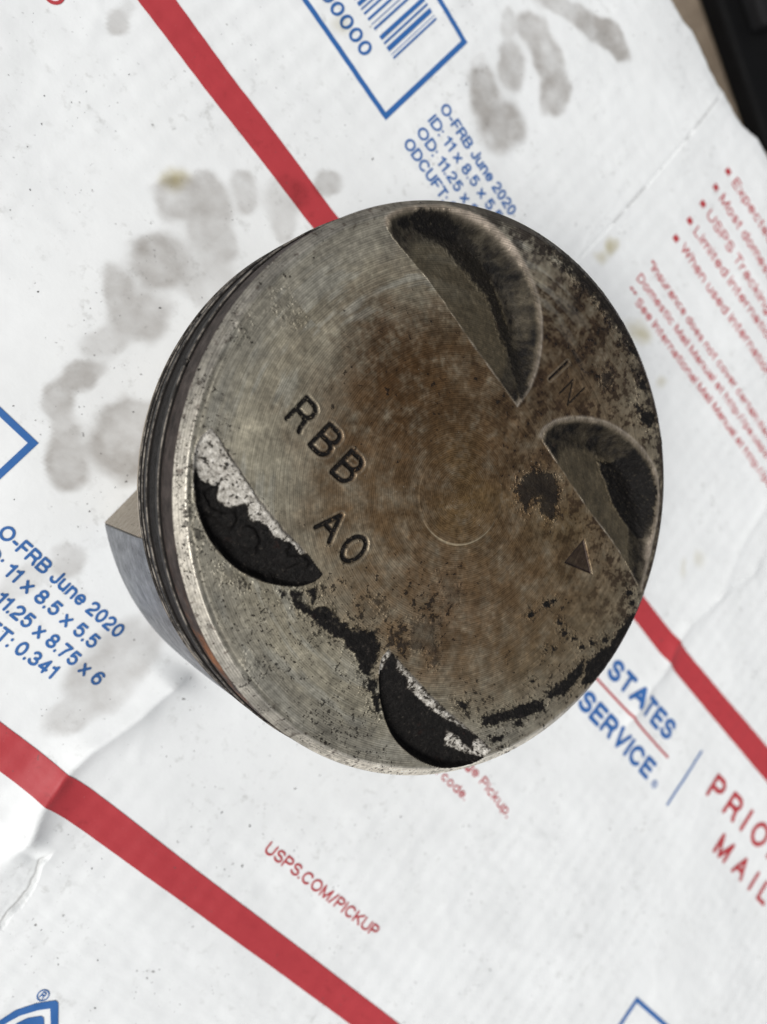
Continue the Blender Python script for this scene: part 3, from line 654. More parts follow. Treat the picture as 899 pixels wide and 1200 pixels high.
X = 0.72   # x-height
G = {
 'A': (.76, [[(0, 0), (.38, 1), (.76, 0)], [(.13, .34), (.63, .34)]]),
 'B': (.66, [[(0, 0), (0, 1), (.36, 1)] + arc(.38, .76, .24, .24, 90, -90) + [(0, .52)], [(.36, .52)] + arc(.38, .26, .28, .26, 90, -90) + [(0, 0)]]),
 'C': (.76, [arc(.40, .5, .40, .5, 42, 318, 20)]),
 'D': (.72, [[(0, 0), (0, 1), (.28, 1)] + arc(.28, .5, .44, .5, 90, -90, 16) + [(0, 0)]]),
 'E': (.58, [[(.58, 1), (0, 1), (0, 0), (.58, 0)], [(0, .52), (.53, .52)]]),
 'F': (.54, [[(.54, 1), (0, 1), (0, 0)], [(0, .5), (.48, .5)]]),
 'H': (.68, [[(0, 0), (0, 1)], [(.68, 0), (.68, 1)], [(0, .52), (.68, .52)]]),
 'I': (.0, [[(0, 0), (0, 1)]]),
 'J': (.46, [[(.46, 1), (.46, .26)] + arc(.23, .24, .23, .24, 0, -180)]),
 'K': (.66, [[(0, 0), (0, 1)], [(.64, 1), (0, .34)], [(.22, .56), (.66, 0)]]),
 'L': (.52, [[(0, 1), (0, 0), (.52, 0)]]),
 'M': (.84, [[(0, 0), (0, 1), (.42, 0), (.84, 1), (.84, 0)]]),
 'N': (.70, [[(0, 0), (0, 1), (.70, 0), (.70, 1)]]),
 'O': (.82, [arc(.41, .5, .41, .5, 0, 360, 28)]),
 'P': (.62, [[(0, 0), (0, 1), (.36, 1)] + arc(.36, .73, .26, .27, 90, -90) + [(0, .46)]]),
 'Q': (.82, [arc(.41, .5, .41, .5, 0, 360, 28), [(.5, .22), (.8, -.04)]]),
 'R': (.66, [[(0, 0), (0, 1), (.38, 1)] + arc(.38, .74, .26, .26, 90, -90) + [(0, .48)], [(.34, .48), (.56, .40), (.60, .12), (.66, 0)]]),
 'S': (.64, [arc(.32, .75, .29, .25, 25, 180, 12) + arc(.32, .75, .29, .23, 180, 262, 6) + arc(.32, .26, .32, .27, 80, -0, 6) + arc(.32, .26, .32, .26, 0, -160, 14)]),
 'T': (.64, [[(0, 1), (.64, 1)], [(.32, 1), (.32, 0)]]),
 'U': (.68, [[(0, 1), (0, .32)] + arc(.34, .32, .34, .32, 180, 360, 14) + [(.68, 1)]]),
 'V': (.72, [[(0, 1), (.36, 0), (.72, 1)]]),
 'W': (1.02, [[(0, 1), (.25, 0), (.51, .95), (.77, 0), (1.02, 1)]]),
 'Y': (.70, [[(0, 1), (.35, .46), (.70, 1)], [(.35, .46), (.35, 0)]]),
 'a': (.50, [[(.48, 0), (.48, .5)] + arc(.26, .50, .22, .22, 0, 160, 8), arc(.24, .2, .24, .20, 50, 330, 14) + [(.48, .3)], [(.24, .40), (.48, .44)]]),
 'b': (.54, [[(0, 1), (0, 0)], arc(.27, .36, .27, .36, 0, 360, 18)]),
 'c': (.50, [arc(.27, .36, .27, .36, 45, 315, 16)]),
 'd': (.54, [[(.54, 1), (.54, 0)], arc(.27, .36, .27, .36, 0, 360, 18)]),
 'e': (.54, [[(.02, .37), (.54, .37)] + arc(.27, .37, .27, .35, 0, 180, 10) + arc(.27, .36, .27, .36, 180, 318, 10)]),
 'f': (.30, [arc(.28, .82, .16, .18, 80, 180, 5) + [(.12, 0)], [(0, .70), (.28, .70)]]),
 'g': (.54, [arc(.27, .36, .27, .36, 0, 360, 18), [(.54, .72), (.54, -.08)] + arc(.29, -.06, .25, .2, 0, -150, 8)]),
 'h': (.50, [[(0, 1), (0, 0)], [(0, .45)] + arc(.25, .45, .25, .27, 180, 0, 10) + [(.50, 0)]]),
 'i': (.0, [[(0, .70), (0, 0)], [(0, .94), (0, .98)]]),
 'k': (.46, [[(0, 1), (0, 0)], [(.44, .70), (0, .26)], [(.16, .42), (.46, 0)]]),
 'l': (.0, [[(0, 1), (0, 0)]]),
 'm': (.84, [[(0, .72), (0, 0)], [(0, .48)] + arc(.21, .48, .21, .24, 180, 0, 8) + [(.42, 0)], [(.42, .48)] + arc(.63, .48, .21, .24, 180, 0, 8) + [(.84, 0)]]),
 'n': (.50, [[(0, .72), (0, 0)], [(0, .45)] + arc(.25, .45, .25, .27, 180, 0, 10) + [(.50, 0)]]),
 'o': (.56, [arc(.28, .36, .28, .36, 0, 360, 20)]),
 'p': (.54, [[(0, .72), (0, -.26)], arc(.27, .36, .27, .36, 0, 360, 18)]),
 'r': (.30, [[(0, .72), (0, 0)], [(0, .42)] + arc(.28, .42, .28, .29, 180, 90, 6)]),
 's': (.46, [arc(.23, .53, .20, .18, 30, 260, 12) + arc(.23, .18, .23, .18, 80, -155, 12)]),
 't': (.28, [[(.12, .92), (.12, .12)] + arc(.22, .12, .10, .12, 180, 280, 5), [(0, .70), (.27, .70)]]),
 'u': (.50, [[(.50, .72), (.50, 0)], [(0, .72), (0, .27)] + arc(.25, .27, .25, .27, 180, 360, 10)]),
 'v': (.48, [[(0, .72), (.24, 0), (.48, .72)]]),
 'x': (.46, [[(0, .70), (.46, 0)], [(0, 0), (.46, .70)]]),
 'y': (.48, [[(0, .72), (.24, 0)], [(.48, .72), (.24, 0), (.12, -.26), (0, -.26)]]),
 'q': (.54, [[(.54, .72), (.54, -.26)], arc(.27, .36, .27, .36, 0, 360, 18)]),
 '0': (.54, [arc(.27, .5, .27, .5, 0, 360, 22)]),
 '1': (.26, [[(0, .78), (.16, .82), (.26, 1), (.26, 0)]]),
 '2': (.54, [arc(.27, .72, .26, .28, 165, -20, 12) + [(.40, .44), (.12, .24), (.02, 0), (.54, 0)]]),
 '3': (.54, [arc(.26, .75, .23, .25, 160, -90, 12), arc(.27, .26, .27, .26, 88, -165, 12)]),
 '4': (.56, [[(.42, 0), (.42, 1), (0, .26), (.56, .26)]]),
 '5': (.54, [[(.48, 1), (.09, 1), (.04, .52)] + arc(.27, .33, .27, .33, 128, -150, 16)]),
 '6': (.54, [arc(.27, .32, .27, .32, 0, 360, 18), arc(.33, .5, .32, .5, 55, 180, 10)]),
 '7': (.52, [[(0, 1), (.52, 1), (.30, .55), (.18, 0)]]),
 '8': (.54, [arc(.27, .75, .23, .25, 0, 360, 16), arc(.27, .26, .27, .26, 0, 360, 18)]),
 '9': (.54, [arc(.27, .68, .27, .32, 0, 360, 18), arc(.21, .5, .32, .5, -125, 0, 10)]),
 '.': (.0, [[(0, 0), (0, .03)]]),
 ',': (.04, [[(.04, .03), (0, -.14)]]),
 ':': (.0, [[(0, 0), (0, .03)], [(0, .60), (0, .63)]]),
 '-': (.26, [[(0, .36), (.26, .36)]]),
 '/': (.30, [[(0, -.02), (.30, 1.02)]]),
 '*': (.26, [[(.13, .98), (.13, .68)], [(0, .90), (.26, .76)], [(0, .76), (.26, .90)]]),
}
SPACE = .34


def layout(s, wt, track=0.0):
    """strokes of a string in units of cap height, and its total advance"""
    x = 0; out = []
    gap = .10 + wt + track
    first = True
    for ch in s:
        if ch == ' ':
            x += SPACE + track
            continue
        w, st = G[ch]
        if not first:
            pass
        x += wt / 2
        for q in st:
            out.append([(x + px, py) for px, py in q])
        x += w + wt / 2 + (gap - wt)
        first = False
    return out, x - (gap - wt)


def strokes_mesh(strokes, half, res, fn=None):
    """union of round strokes -> outline mesh (2-D)"""
    P = np.concatenate([np.array(s) for s in strokes])
    x0, y0 = P.min(0) - half - 2 * res
    x1, y1 = P.max(0) + half + 2 * res
    nx = int((x1 - x0) / res) + 2; ny = int((y1 - y0) / res) + 2
    S = np.full((nx, ny), -1.0)
    for st in strokes:
        for (ax, ay), (bx_, by_) in zip(st[:-1], st[1:]):
            i0 = max(0, int((min(ax, bx_) - half - x0) / res) - 2); i1 = min(nx, int((max(ax, bx_) + half - x0) / res) + 4)
            j0 = max(0, int((min(ay, by_) - half - y0) / res) - 2); j1 = min(ny, int((max(ay, by_) + half - y0) / res) + 4)
            gx_, gy_ = np.meshgrid(x0 + np.arange(i0, i1) * res, y0 + np.arange(j0, j1) * res, indexing='ij')
            d = half - seg_dist(gx_, gy_, [(ax, ay), (bx_, by_)])
            S[i0:i1, j0:j1] = np.maximum(S[i0:i1, j0:j1], d)
    return contour_mesh(S, x0, y0, res)


def lay_print(name, V2, faces, mat, lift=0.13):
    z = board_z(V2[:, 0], V2[:, 1]) + lift
    V = np.c_[V2, z]
    e = 0.4      # normals of the board below, so that ink and board catch the light alike
    zx = (board_z(V2[:, 0] + e, V2[:, 1]) - board_z(V2[:, 0] - e, V2[:, 1])) / (2 * e)
    zy = (board_z(V2[:, 0], V2[:, 1] + e) - board_z(V2[:, 0], V2[:, 1] - e)) / (2 * e)
    N = np.c_[-zx, -zy, np.ones(len(V))]
    N /= np.linalg.norm(N, axis=1)[:, None]
    return link_mesh(name, V, faces, mat, box, attrs={'marks': marks_at(V2[:, 0], V2[:, 1])}, normals=N)


INK = {'blue': M_BLUE, 'red': M_RED}
for s, pre, sub, (a, b), h, ink, wt, sx in D['text']:
    if s.startswith(('O-FRB', 'ID:', 'OD:', 'ODC')):
        h = 2.72
    a = np.array(a); b = np.array(b)
    Lw = np.linalg.norm(b - a)
    u = (b - a) / Lw; v = np.array([-u[1], u[0]])
    # letter spacing so that the measured piece of the line has its measured length
    def piece(track):
        w1 = layout(pre + sub, wt, track)[1]
        w0 = (layout(pre + sub[0], wt, track)[1] - layout(sub[0], wt, track)[1]) if pre else 0.0
        return w0, w1
    sc = sx
    if '/' in s and 'http' in s or 'Insur' in s or 'Manual' in s:
        sc = 0.86
    md = 0.0
    if s in ('PRIORITY', 'MAIL'):       # loosely spaced line: keep the letter widths and open the gaps
        lo, hi = -0.1, 0.8
        for _ in range(30):
            md = (lo + hi) / 2
            w0, w1 = piece(md)
            if (w1 - w0) * h < Lw:
                lo = md
            else:
                hi = md
    w0, w1 = piece(md)
    sc = Lw / ((w1 - w0) * h)
    st, _ = layout(s, wt, md)
    pts = [[((px - w0) * h * sc, (py - 0.5) * h * (1 - wt) ) for px, py in q] for q in st]
    V2, F2 = strokes_mesh(pts, wt * h / 2, max(0.055, h * 0.03))
    W2 = a + V2[:, :1] * u + V2[:, 1:] * v
    lay_print('printed_text', W2, F2, INK[ink])


def band(left, right, name, mat, step=1.0, nw=5, lift=0.12):
    """printed band between two hand-measured edges, cut finely so it follows the board"""
    def resamp(P, n):
        P = np.array(P); d = np.r_[0, np.cumsum(np.linalg.norm(np.diff(P, axis=0), axis=1))]
        t = np.linspace(0, d[-1], n)
        return np.c_[np.interp(t, d, P[:, 0]), np.interp(t, d, P[:, 1])]
    L_ = sum(math.dist(p, q) for p, q in zip(left[:-1], left[1:]))
    n = max(2, int(L_ / step))
    A, B = resamp(left, n), resamp(right, n)
    V2 = (A[:, None, :] + (B - A)[:, None, :] * np.linspace(0, 1, nw)[None, :, None]).reshape(-1, 2)
    i = np.arange(n * nw).reshape(n, nw)
    F2 = np.stack([i[:-1, :-1], i[1:, :-1], i[1:, 1:], i[:-1, 1:]], -1).reshape(-1, 4)
    # face up
    p0, p1, p2 = V2[F2[0, 0]], V2[F2[0, 1]], V2[F2[0, 2]]
    if (p1[0] - p0[0]) * (p2[1] - p0[1]) - (p1[1] - p0[1]) * (p2[0] - p0[0]) < 0:
        F2 = F2[:, ::-1].copy()
    return lay_print(name, V2, F2, mat, lift)


band(D['stripe1'][0], D['stripe1'][1], 'printed_stripe', M_RED, 0.5, 14)
band(D['stripe2'][0], D['stripe2'][1], 'printed_stripe', M_RED, 0.5, 14)


def outline_print(name, poly, half, mat, closed=False, res=0.12, lift=0.09):
    pts = [tuple(p) for p in poly]
    if closed:
        pts = pts + [pts[0]]
    fine = [pts[0]]
    for p, q in zip(pts[:-1], pts[1:]):
        fine.append(q)
    V2, F2 = strokes_mesh([fine], half, res)
    return lay_print(name, V2, F2, mat, lift)


def mitre_frame(name, poly, w, mat):
    """square-cornered rule inside an open polyline (poly is its outer edge)"""
    P = [np.array(p, float) for p in poly]
    c = sum(P) / len(P)
    ins = []
    nrm = []
    for p, q in zip(P[:-1], P[1:]):
        t = (q - p) / np.linalg.norm(q - p); n = np.array([-t[1], t[0]])
        if n @ (c - p) < 0:
            n = -n
        nrm.append((p, t, n))
    ins.append(P[0] + nrm[0][2] * w)
    for (p, t, n), (p2, t2, n2) in zip(nrm[:-1], nrm[1:]):
        A = np.array([[t[0], -t2[0]], [t[1], -t2[1]]])
        r = (p2 + n2 * w) - (p + n * w)
        k = np.linalg.solve(A, r)
        ins.append(p + n * w + t * k[0])
    ins.append(P[-1] + nrm[-1][2] * w)
    V = []; F = []
    for k in range(len(P) - 1):
        m = max(2, int(np.linalg.norm(P[k + 1] - P[k]) / 1.5))
        base = len(V)
        for j in range(m + 1):
            t = j / m
            V.append(P[k] + (P[k + 1] - P[k]) * t); V.append(ins[k] + (ins[k + 1] - ins[k]) * t)
        for j in range(m):
            F.append((base + 2 * j, base + 2 * j + 1, base + 2 * j + 3, base + 2 * j + 2))
    V = np.array(V)
    f = F[0]
    if (V[f[1]][0] - V[f[0]][0]) * (V[f[2]][1] - V[f[0]][1]) - (V[f[1]][1] - V[f[0]][1]) * (V[f[2]][0] - V[f[0]][0]) < 0:
        F = [tuple(reversed(q)) for q in F]
    return lay_print(name, V, F, mat)


mitre_frame('printed_frame', D['frame1'], 1.15, M_BLUE)
mitre_frame('printed_frame', D['frame2'], 1.25, M_BLUE)
mitre_frame('printed_frame', D['frame3'], 1.15, M_BLUE)

# barcode bars stand across the print direction
A, B, Cc = (np.array(p) for p in D['barcode'])
vb = B - A; ub = (Cc - A) / 344.0
for s0, w_ in [(0, 12), (24, 4), (45, 27), (88, 12), (115, 24), (176, 13), (206, 5), (232, 14), (268, 12), (296, 9), (318, 22), (356, 8), (378, 14), (410, 5), (430, 22), (470, 10), (500, 12), (530, 24)]:
    p = A + ub * s0; q = A + ub * (s0 + w_)
    band([p, p + vb], [q, q + vb], 'bar', M_BLUE, 1.5, 2, 0.13)
# rule between the two words of the mark, and the upright rule beside it
outline_print('printed_rule', D['redline'], 0.33, M_RED)
outline_print('printed_rule', D['vbar'], 0.36, M_BLUE)
for bx_, by_ in D['bullets']:
    band([(bx_ - .85, by_ - .85), (bx_ + .85, by_ - .85)], [(bx_ - .85, by_ + .85), (bx_ + .85, by_ + .85)], 'bullet_mark', M_RED, 0.5, 4, 0.13)
for (c_, r_), sc_ in zip(D['reg'], (0.95, 1.0)):
    ring = [(c_[0] + r_ * sc_ * math.cos(t), c_[1] + r_ * sc_ * math.sin(t)) for t in np.linspace(0, 2 * math.pi, 25)]
    st = [[(c_[0] + (px - .33) * r_ * 1.05, c_[1] + (py - .5) * r_ * 1.05) for px, py in q] for q in G['R'][1]]
    V2, F2 = strokes_mesh([ring] + st, 0.11, 0.055)
    lay_print('registered_mark', V2, F2, M_BLUE)
c_ = D['reddot']
ring = [(c_[0] + 1.5 * math.cos(t), c_[1] + 1.5 * math.sin(t)) for t in np.linspace(0, 2 * math.pi, 25)]
V2, F2 = strokes_mesh([ring], 0.3, 0.1)
lay_print('printed_ring', V2, F2, M_RED)
# blue emblem: slanted rounded shield drawn as an outline with a solid shape inside
outer, inner, core = D['eagle']


def poly_print(name, polys, mat, res=0.14, hole=None):
    P = np.array(polys); x0, y0 = P.min(0) - .5; x1, y1 = P.max(0) + .5
    nx = int((x1 - x0) / res) + 1; ny = int((y1 - y0) / res) + 1
    gx_, gy_ = np.meshgrid(x0 + np.arange(nx) * res, y0 + np.arange(ny) * res, indexing='ij')
    S = poly_sdf(gx_, gy_, polys)
    if hole is not None:
        S = np.minimum(S, -poly_sdf(gx_, gy_, hole))
    S[[0, -1], :] = -1; S[:, [0, -1]] = -1
    S = np.where(np.abs(S) < 1e-6, 1e-6, S)
    V2, F2 = contour_mesh(S, x0, y0, res)
    return lay_print(name, V2, F2, mat)


emb = poly_print('printed_emblem', outer, M_BLUE, 0.2, inner)
poly_print('printed_emblem', core, M_BLUE, 0.2)

# soot crumbs shed on the board
V = []; F = []
for sx_, sy_, s_ in D['specks']:
    n = 7; b0 = len(V)
    r_ = 0.085 * s_
    zb = float(board_z(np.array([sx_]), np.array([sy_]))[0])
    ph = rng.rand() * 6; el = 1 + rng.rand() * 1.2
    for k in range(n):
        t = 2 * math.pi * k / n; q = r_ * (0.7 + 0.6 * rng.rand())
        V.append((sx_ + q * math.cos(t) * el * math.cos(ph) - q * math.sin(t) * math.sin(ph), sy_ + q * math.cos(t) * el * math.sin(ph) + q * math.sin(t) * math.cos(ph), zb + 0.06))
    V.append((sx_, sy_, zb + 0.06 + r_ * 0.9))
    for k in range(n):
        F.append((b0 + k, b0 + (k + 1) % n, b0 + n))
crumbs = link_mesh('soot_crumbs', V, F, M_GROOVE)
crumbs['kind'] = 'stuff'
crumbs['label'] = 'tiny black soot crumbs scattered over the white carton'
crumbs['category'] = 'soot crumbs'

# ------------------------------------------------------------------ piston
H = 51.0
piston = empty('engine_piston')
n_ = Vector((D['ta'], D['tb'], 1)).normalized()
xa = (Vector((1, 0, 0)) - n_ * n_.x).normalized()
ya = n_.cross(xa)
piston.matrix_world = Matrix(((xa.x, ya.x, n_.x, 0), (xa.y, ya.y, n_.y, 0), (xa.z, ya.z, n_.z, 0), (0, 0, 0, 1)))
piston['label'] = 'used aluminium engine piston with sooty valve pockets and stamped RBB A0, standing on the carton'
piston['category'] = 'piston'

RO = 43.6                      # outer radius at the foot of the crown chamfer
NR = 330
k = np.arange(-NR, NR + 1) / NR
AA, BB = np.meshgrid(k, k, indexing='ij')
rad = np.maximum(np.abs(AA), np.abs(BB)) * RO
with np.errstate(divide='ignore', invalid='ignore'):
    phi = np.where(np.abs(AA) >= np.abs(BB),
                   np.where(AA >= 0, 0, math.pi) + np.where(AA != 0, (math.pi / 4) * BB / np.where(AA == 0, 1, AA), 0),
                   np.where(BB >= 0, math.pi / 2, -math.pi / 2) - (math.pi / 4) * AA / np.where(BB == 0, 1, BB))
PX = (rad * np.cos(phi)).ravel(); PY = (rad * np.sin(phi)).ravel(); PR = rad.ravel()
Z = np.zeros(PX.shape)
# gentle machining dish and chamfer at the rim
Z -= np.where(PR > 42.15, (PR - 42.15) * 0.9, 0)
Z -= 0.07 * np.exp(-((PR - 41.5) / 0.22) ** 2)
tint = np.tile(np.array([.315, .290, .228]), (len(PX), 1))
tint *= (0.75 + 0.5 * fbm(PX, PY, 14, 3, 99))[:, None]
soot = np.zeros(PX.shape); dep = np.zeros(PX.shape); spk = np.zeros(PX.shape)
w1 = (fbm(PX, PY, 9, 5, 101) - .5) * 12; w2 = (fbm(PX, PY, 9, 5, 107) - .5) * 12
mot = fbm(PX, PY, 3.5, 6, 111, 0.62)
fine = fbm(PX, PY, 1.1, 5, 117, 0.62)
vfine = fbm(PX, PY, 0.5, 3, 119, 0.6)
q = np.hypot(PX - 5 + w1 * .35, PY - 3 + w2 * .35)
w = (1 - sstep(24, 37, q)) * np.clip(.78 + 1.2 * (mot - .5), .3, 1)
tint += (np.array([.160, .112, .068]) - tint) * w[:, None]
for cx, cy, rx, ry, col, a in D['stains']:
    R_ = (rx + ry) / 2
    q = np.hypot(PX + w1 - cx, PY + w2 - cy) / (R_ * 1.15)
    w = a * np.exp(-q ** 2 * 1.1) * np.clip(0.90 + 1.5 * (mot - .5) + 1.3 * (fine - .5), 0, 1)
    tint += (np.array(col) - tint) * w[:, None]
# overall right-hand (far) third is browner
w = sstep(-6, 30, PX * 0.62 + PY * 0.55 + (mot - .5) * 22) * 0.45
tint += (np.array([.105, .074, .046]) - tint) * w[:, None]
# dark mottled varnish, densest towards the intake side
w = sstep(0.48, 0.58, mot * .55 + fine * .45) * sstep(3, 22, PY * .9 + PX * .25) * .85
tint += (np.array([.034, .023, .017]) - tint) * w[:, None]
# flaky varnish on the inner middle
w = sstep(0.55, 0.66, fine * .6 + mot * .4) * (1 - sstep(10, 34, np.hypot(PX - 4, PY - 2))) * .38
tint += (np.array([.045, .028, .016]) - tint) * w[:, None]
# pale silvery streaks following the turning marks
ang_ = np.arctan2(PY, PX)
w = sstep(.50, .68, fbm(PR * 1.0, ang_ * 7, 2.2, 4, 171)) * (1 - sstep(-12, 18, PX * .75 + PY * .35)) * sstep(27, 33, PR) * .5
tint += (np.array([.40, .39, .34]) - tint) * w[:, None]
# cleaner machined metal near the rim
w = sstep(34, 40, PR + (mot - .5) * 6) * (1 - sstep(2, 26, PX * .6 + PY * .7)) * .55
tint += (np.array([.215, .205, .180]) - tint) * w[:, None]
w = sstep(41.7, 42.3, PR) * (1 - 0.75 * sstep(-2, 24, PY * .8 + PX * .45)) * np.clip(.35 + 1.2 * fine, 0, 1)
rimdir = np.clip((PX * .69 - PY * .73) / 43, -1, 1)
wh = (.40 + .22 * sstep(-.6, .3, rimdir) + .95 * sstep(.74, .98, rimdir))[:, None]  # chamfer highlight painted into tint, brightest on one side
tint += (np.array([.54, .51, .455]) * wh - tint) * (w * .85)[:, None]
w = sstep(0.62, 0.72, fine) * sstep(40.5, 41.8, PR) * .6
tint += (np.array([.05, .035, .028]) - tint) * w[:, None]
w = sstep(12, 34, PY + .2 * PX) * sstep(39.6, 41.4, PR + (mot - .5) * 5 + (fine - .5) * 6) * .75
tint += (np.array([.022, .018, .016]) - tint) * w[:, None]
spk += .25 + .75 * sstep(10, 30, -PX * .25 - PY * .8) * sstep(.40, .60, fbm(PX, PY, 9, 3, 121)) + .35 * sstep(39, 41, PR)
spk += .25 * sstep(.45, .6, mot)

nzE = .85 * (fbm(PX, PY, .75, 4, 131, .7) - .5) + .60 * (fbm(PX, PY, 2.8, 4, 137, .6) - .5)
crust = np.zeros(PX.shape)
for pts, soft, amp, st in D['carbon']:
    s = poly_sdf(PX, PY, pts) + nzE * amp * 2.2
    w = sstep(-soft, soft, s) * st
    w *= np.clip(1.1 - 1.0 * sstep(.63, .72, vfine * .6 + fine * .4), 0, 1)
    # flecks broken off around the edge
    w = np.maximum(w, st * .9 * sstep(.560, .61, vfine * .6 + fine * .4) * sstep(-1.7, -.1, s) )
    soot = np.maximum(soot, w)
# valve pockets
pocket_id = np.full(PX.shape, -1)
for i, P in enumerate(D['pockets']):
    line = smooth_line(P['line'], 6); ar = smooth_line(P['arc'], 18)
    poly = ar + line[::-1][1:-1]
    s = poly_sdf(PX, PY, poly)
    m = s > 0
    dl = seg_dist(PX[m], PY[m], line); da = seg_dist(PX[m], PY[m], ar)
    f1 = dl * P['slope']
    f2 = da * P['wall']
    if i < 2:
        f2 = np.where(da < 1.2, da * da / 1.2 * P['wall'] * .62, (da - .456) * P['wall'])   # rounded lip
    kk = 1.6 if i < 2 else 0.5
    hsm = np.clip(.5 + .5 * (f2 - f1) / kk, 0, 1)
    dpt = f2 * (1 - hsm) + f1 * hsm - kk * hsm * (1 - hsm)
    Z[m] = np.minimum(Z[m], -np.maximum(dpt, 0.0) - .02)
    pocket_id[m] = i
    mi = np.where(m)[0]
    base = np.array([.096, .081, .056]) if i < 2 else np.array([.10, .085, .07])  # first two: shade of floor and wall painted into a darker base
    tint[mi] = tint[mi] * .15 + base * .85 * (0.75 + .5 * mot[mi])[:, None]
    if i < 2:   # rounded lip, highlight painted into tint
        w = ((1 - sstep(.25, 1.1, da)) * .8 + (1 - sstep(1, 4, da)) * .05) * np.clip(.3 + 1.3 * fine[mi], 0, 1)
        tint[mi] += (np.array([.24, .205, .165]) - tint[mi]) * w[:, None]
        if i == 0:
            w = sstep(2.4, 3.2, da) * (1 - sstep(4.4, 5.6, da)) * .4
            tint[mi] += (np.array([.13, .115, .09]) - tint[mi]) * w[:, None]
    else:
        dep[mi] = np.maximum(dep[mi], sstep(-.1, .5, dl + nzE[mi] * .8) * .95)
    spk[mi] = .3
    soot[mi] = 0
    if i < 2:
        soot[mi] = np.clip(.22 + .8 * (mot[mi] - .5) + .3 * (fine[mi] - .5), 0, .8) + .62 * sstep(.45, 1.2, da) * (1 - sstep(4.5, 6.0, da))  # soot film, strengthened on the wall to paint in its shade
        soot[mi] *= sstep(.1, .7, da)
for i, pts, soft, amp, st in D['pocket_carbon']:
    m = pocket_id == i
    s = poly_sdf(PX[m], PY[m], pts) + nzE[m] * amp * 2.0
    w = sstep(-soft, soft, s) * st
    if i >= 2:
        w *= 1 - .45 * sstep(.66, .76, vfine[m] * .6 + fine[m] * .4)
    else:
        w *= 1 - .25 * sstep(.66, .8, vfine[m])
    soot[m] = np.maximum(soot[m], w)
for i_, th in ((2, .60), (3, .545)):     # soot specks over the pale scale
    m = pocket_id == i_
    soot[m] = np.maximum(soot[m], .85 * sstep(th, th + .05, .5 * fine[m] + .5 * vfine[m]))
dep *= (1 - soot)
# rusty glow inside the exhaust pocket soot
m = pocket_id == 2
crustn = fbm(PX, PY, .8, 4, 141, .7)
Z += soot * (.05 + .16 * crustn) * np.where(pocket_id >= 0, 1.5, .6)
Z += dep * (.42 * fbm(PX, PY, .7, 4, 147, .75))
Z += (pocket_id == 2) * soot * .5 * sstep(.55, .75, fbm(PX, PY, 3.2, 2, 151))
Z += (pocket_id == 1) * (soot > .6) * .35 * (fbm(PX, PY, 1.8, 3, 153) - .3)
Z += (fine - .5) * .035 + (mot - .5) * .02
# centre mark: shallow turned disc
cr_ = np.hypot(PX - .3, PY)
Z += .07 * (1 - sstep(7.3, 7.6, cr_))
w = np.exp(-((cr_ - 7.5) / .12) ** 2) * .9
tint += (np.array([.42, .36, .26]) - tint) * w[:, None] * (.06 + .94 * sstep(.45, 1.0, (-PY * .73 + PX * .69) / 7.5))[:, None]  # highlight on one arc of the disc edge, painted into tint
# scattered soot flecks
for cx, cy, r_, dn in D['scatter']:
    q = np.hypot(PX - cx, PY - cy) / r_
    k_ = (q < 1.6) & (pocket_id < 0)
    v_ = .45 * fine[k_] + .25 * vfine[k_] + .30 * mot[k_]
    th = .665 - dn * .12 * np.exp(-q[k_] ** 2 * 1.3)
    soot[k_] = np.maximum(soot[k_], .88 * sstep(th, th + .018, v_))
# bright machined arris along the straight pocket edges
for i, P in enumerate(D['pockets']):
    d = seg_dist(PX, PY, smooth_line(P['line'], 4))
    w = np.exp(-((d - .05) / .11) ** 2) * .5 * np.clip(.5 + 4 * (mot - .5), 0, 1)
    tint += (np.array([.40, .36, .30]) - tint) * w[:, None]
    if i < 2:
        d = seg_dist(PX, PY, smooth_line(P['arc'], 8))
        w = np.exp(-(d / .22) ** 2) * .6 * np.clip(.1 + 1.3 * fine, 0, 1)  # curved lip: highlight painted into the colour
        tint += (np.array([.42, .37, .31]) - tint) * w[:, None]
        soot *= 1 - w
# stamped characters
mark_id = np.full(PX.shape, -1)


def stamp(strokes, half, depth, ident, fill=.95):
    P = np.concatenate([np.array(s) for s in strokes])
    k = np.where((PX > P[:, 0].min() - 1.5) & (PX < P[:, 0].max() + 1.5) & (PY > P[:, 1].min() - 1.5) & (PY < P[:, 1].max() + 1.5))[0]
    d = np.full(len(k), 99.0)
    for s_ in strokes:
        d = np.minimum(d, seg_dist(PX[k], PY[k], s_))
    d += (vfine[k] - .5) * .10
    w = 1 - sstep(half - .14, half + .10, d)
    Z[k] = Z[k] - depth * w
    Z[k] += .025 * np.exp(-((d - half - .22) / .16) ** 2) * (half > .2)
    f = fill * w * np.clip(1.1 - .8 * sstep(.66, .78, vfine[k]), 0, 1)
    soot[k] = np.maximum(soot[k], f)
    rim = np.exp(-((d - half - .22) / .16) ** 2) * (.35 if half > .25 else 0)
    tint[k] += (np.array([.26, .23, .18]) - tint[k]) * rim[:, None]
    mark_id[k[w > .5]] = ident


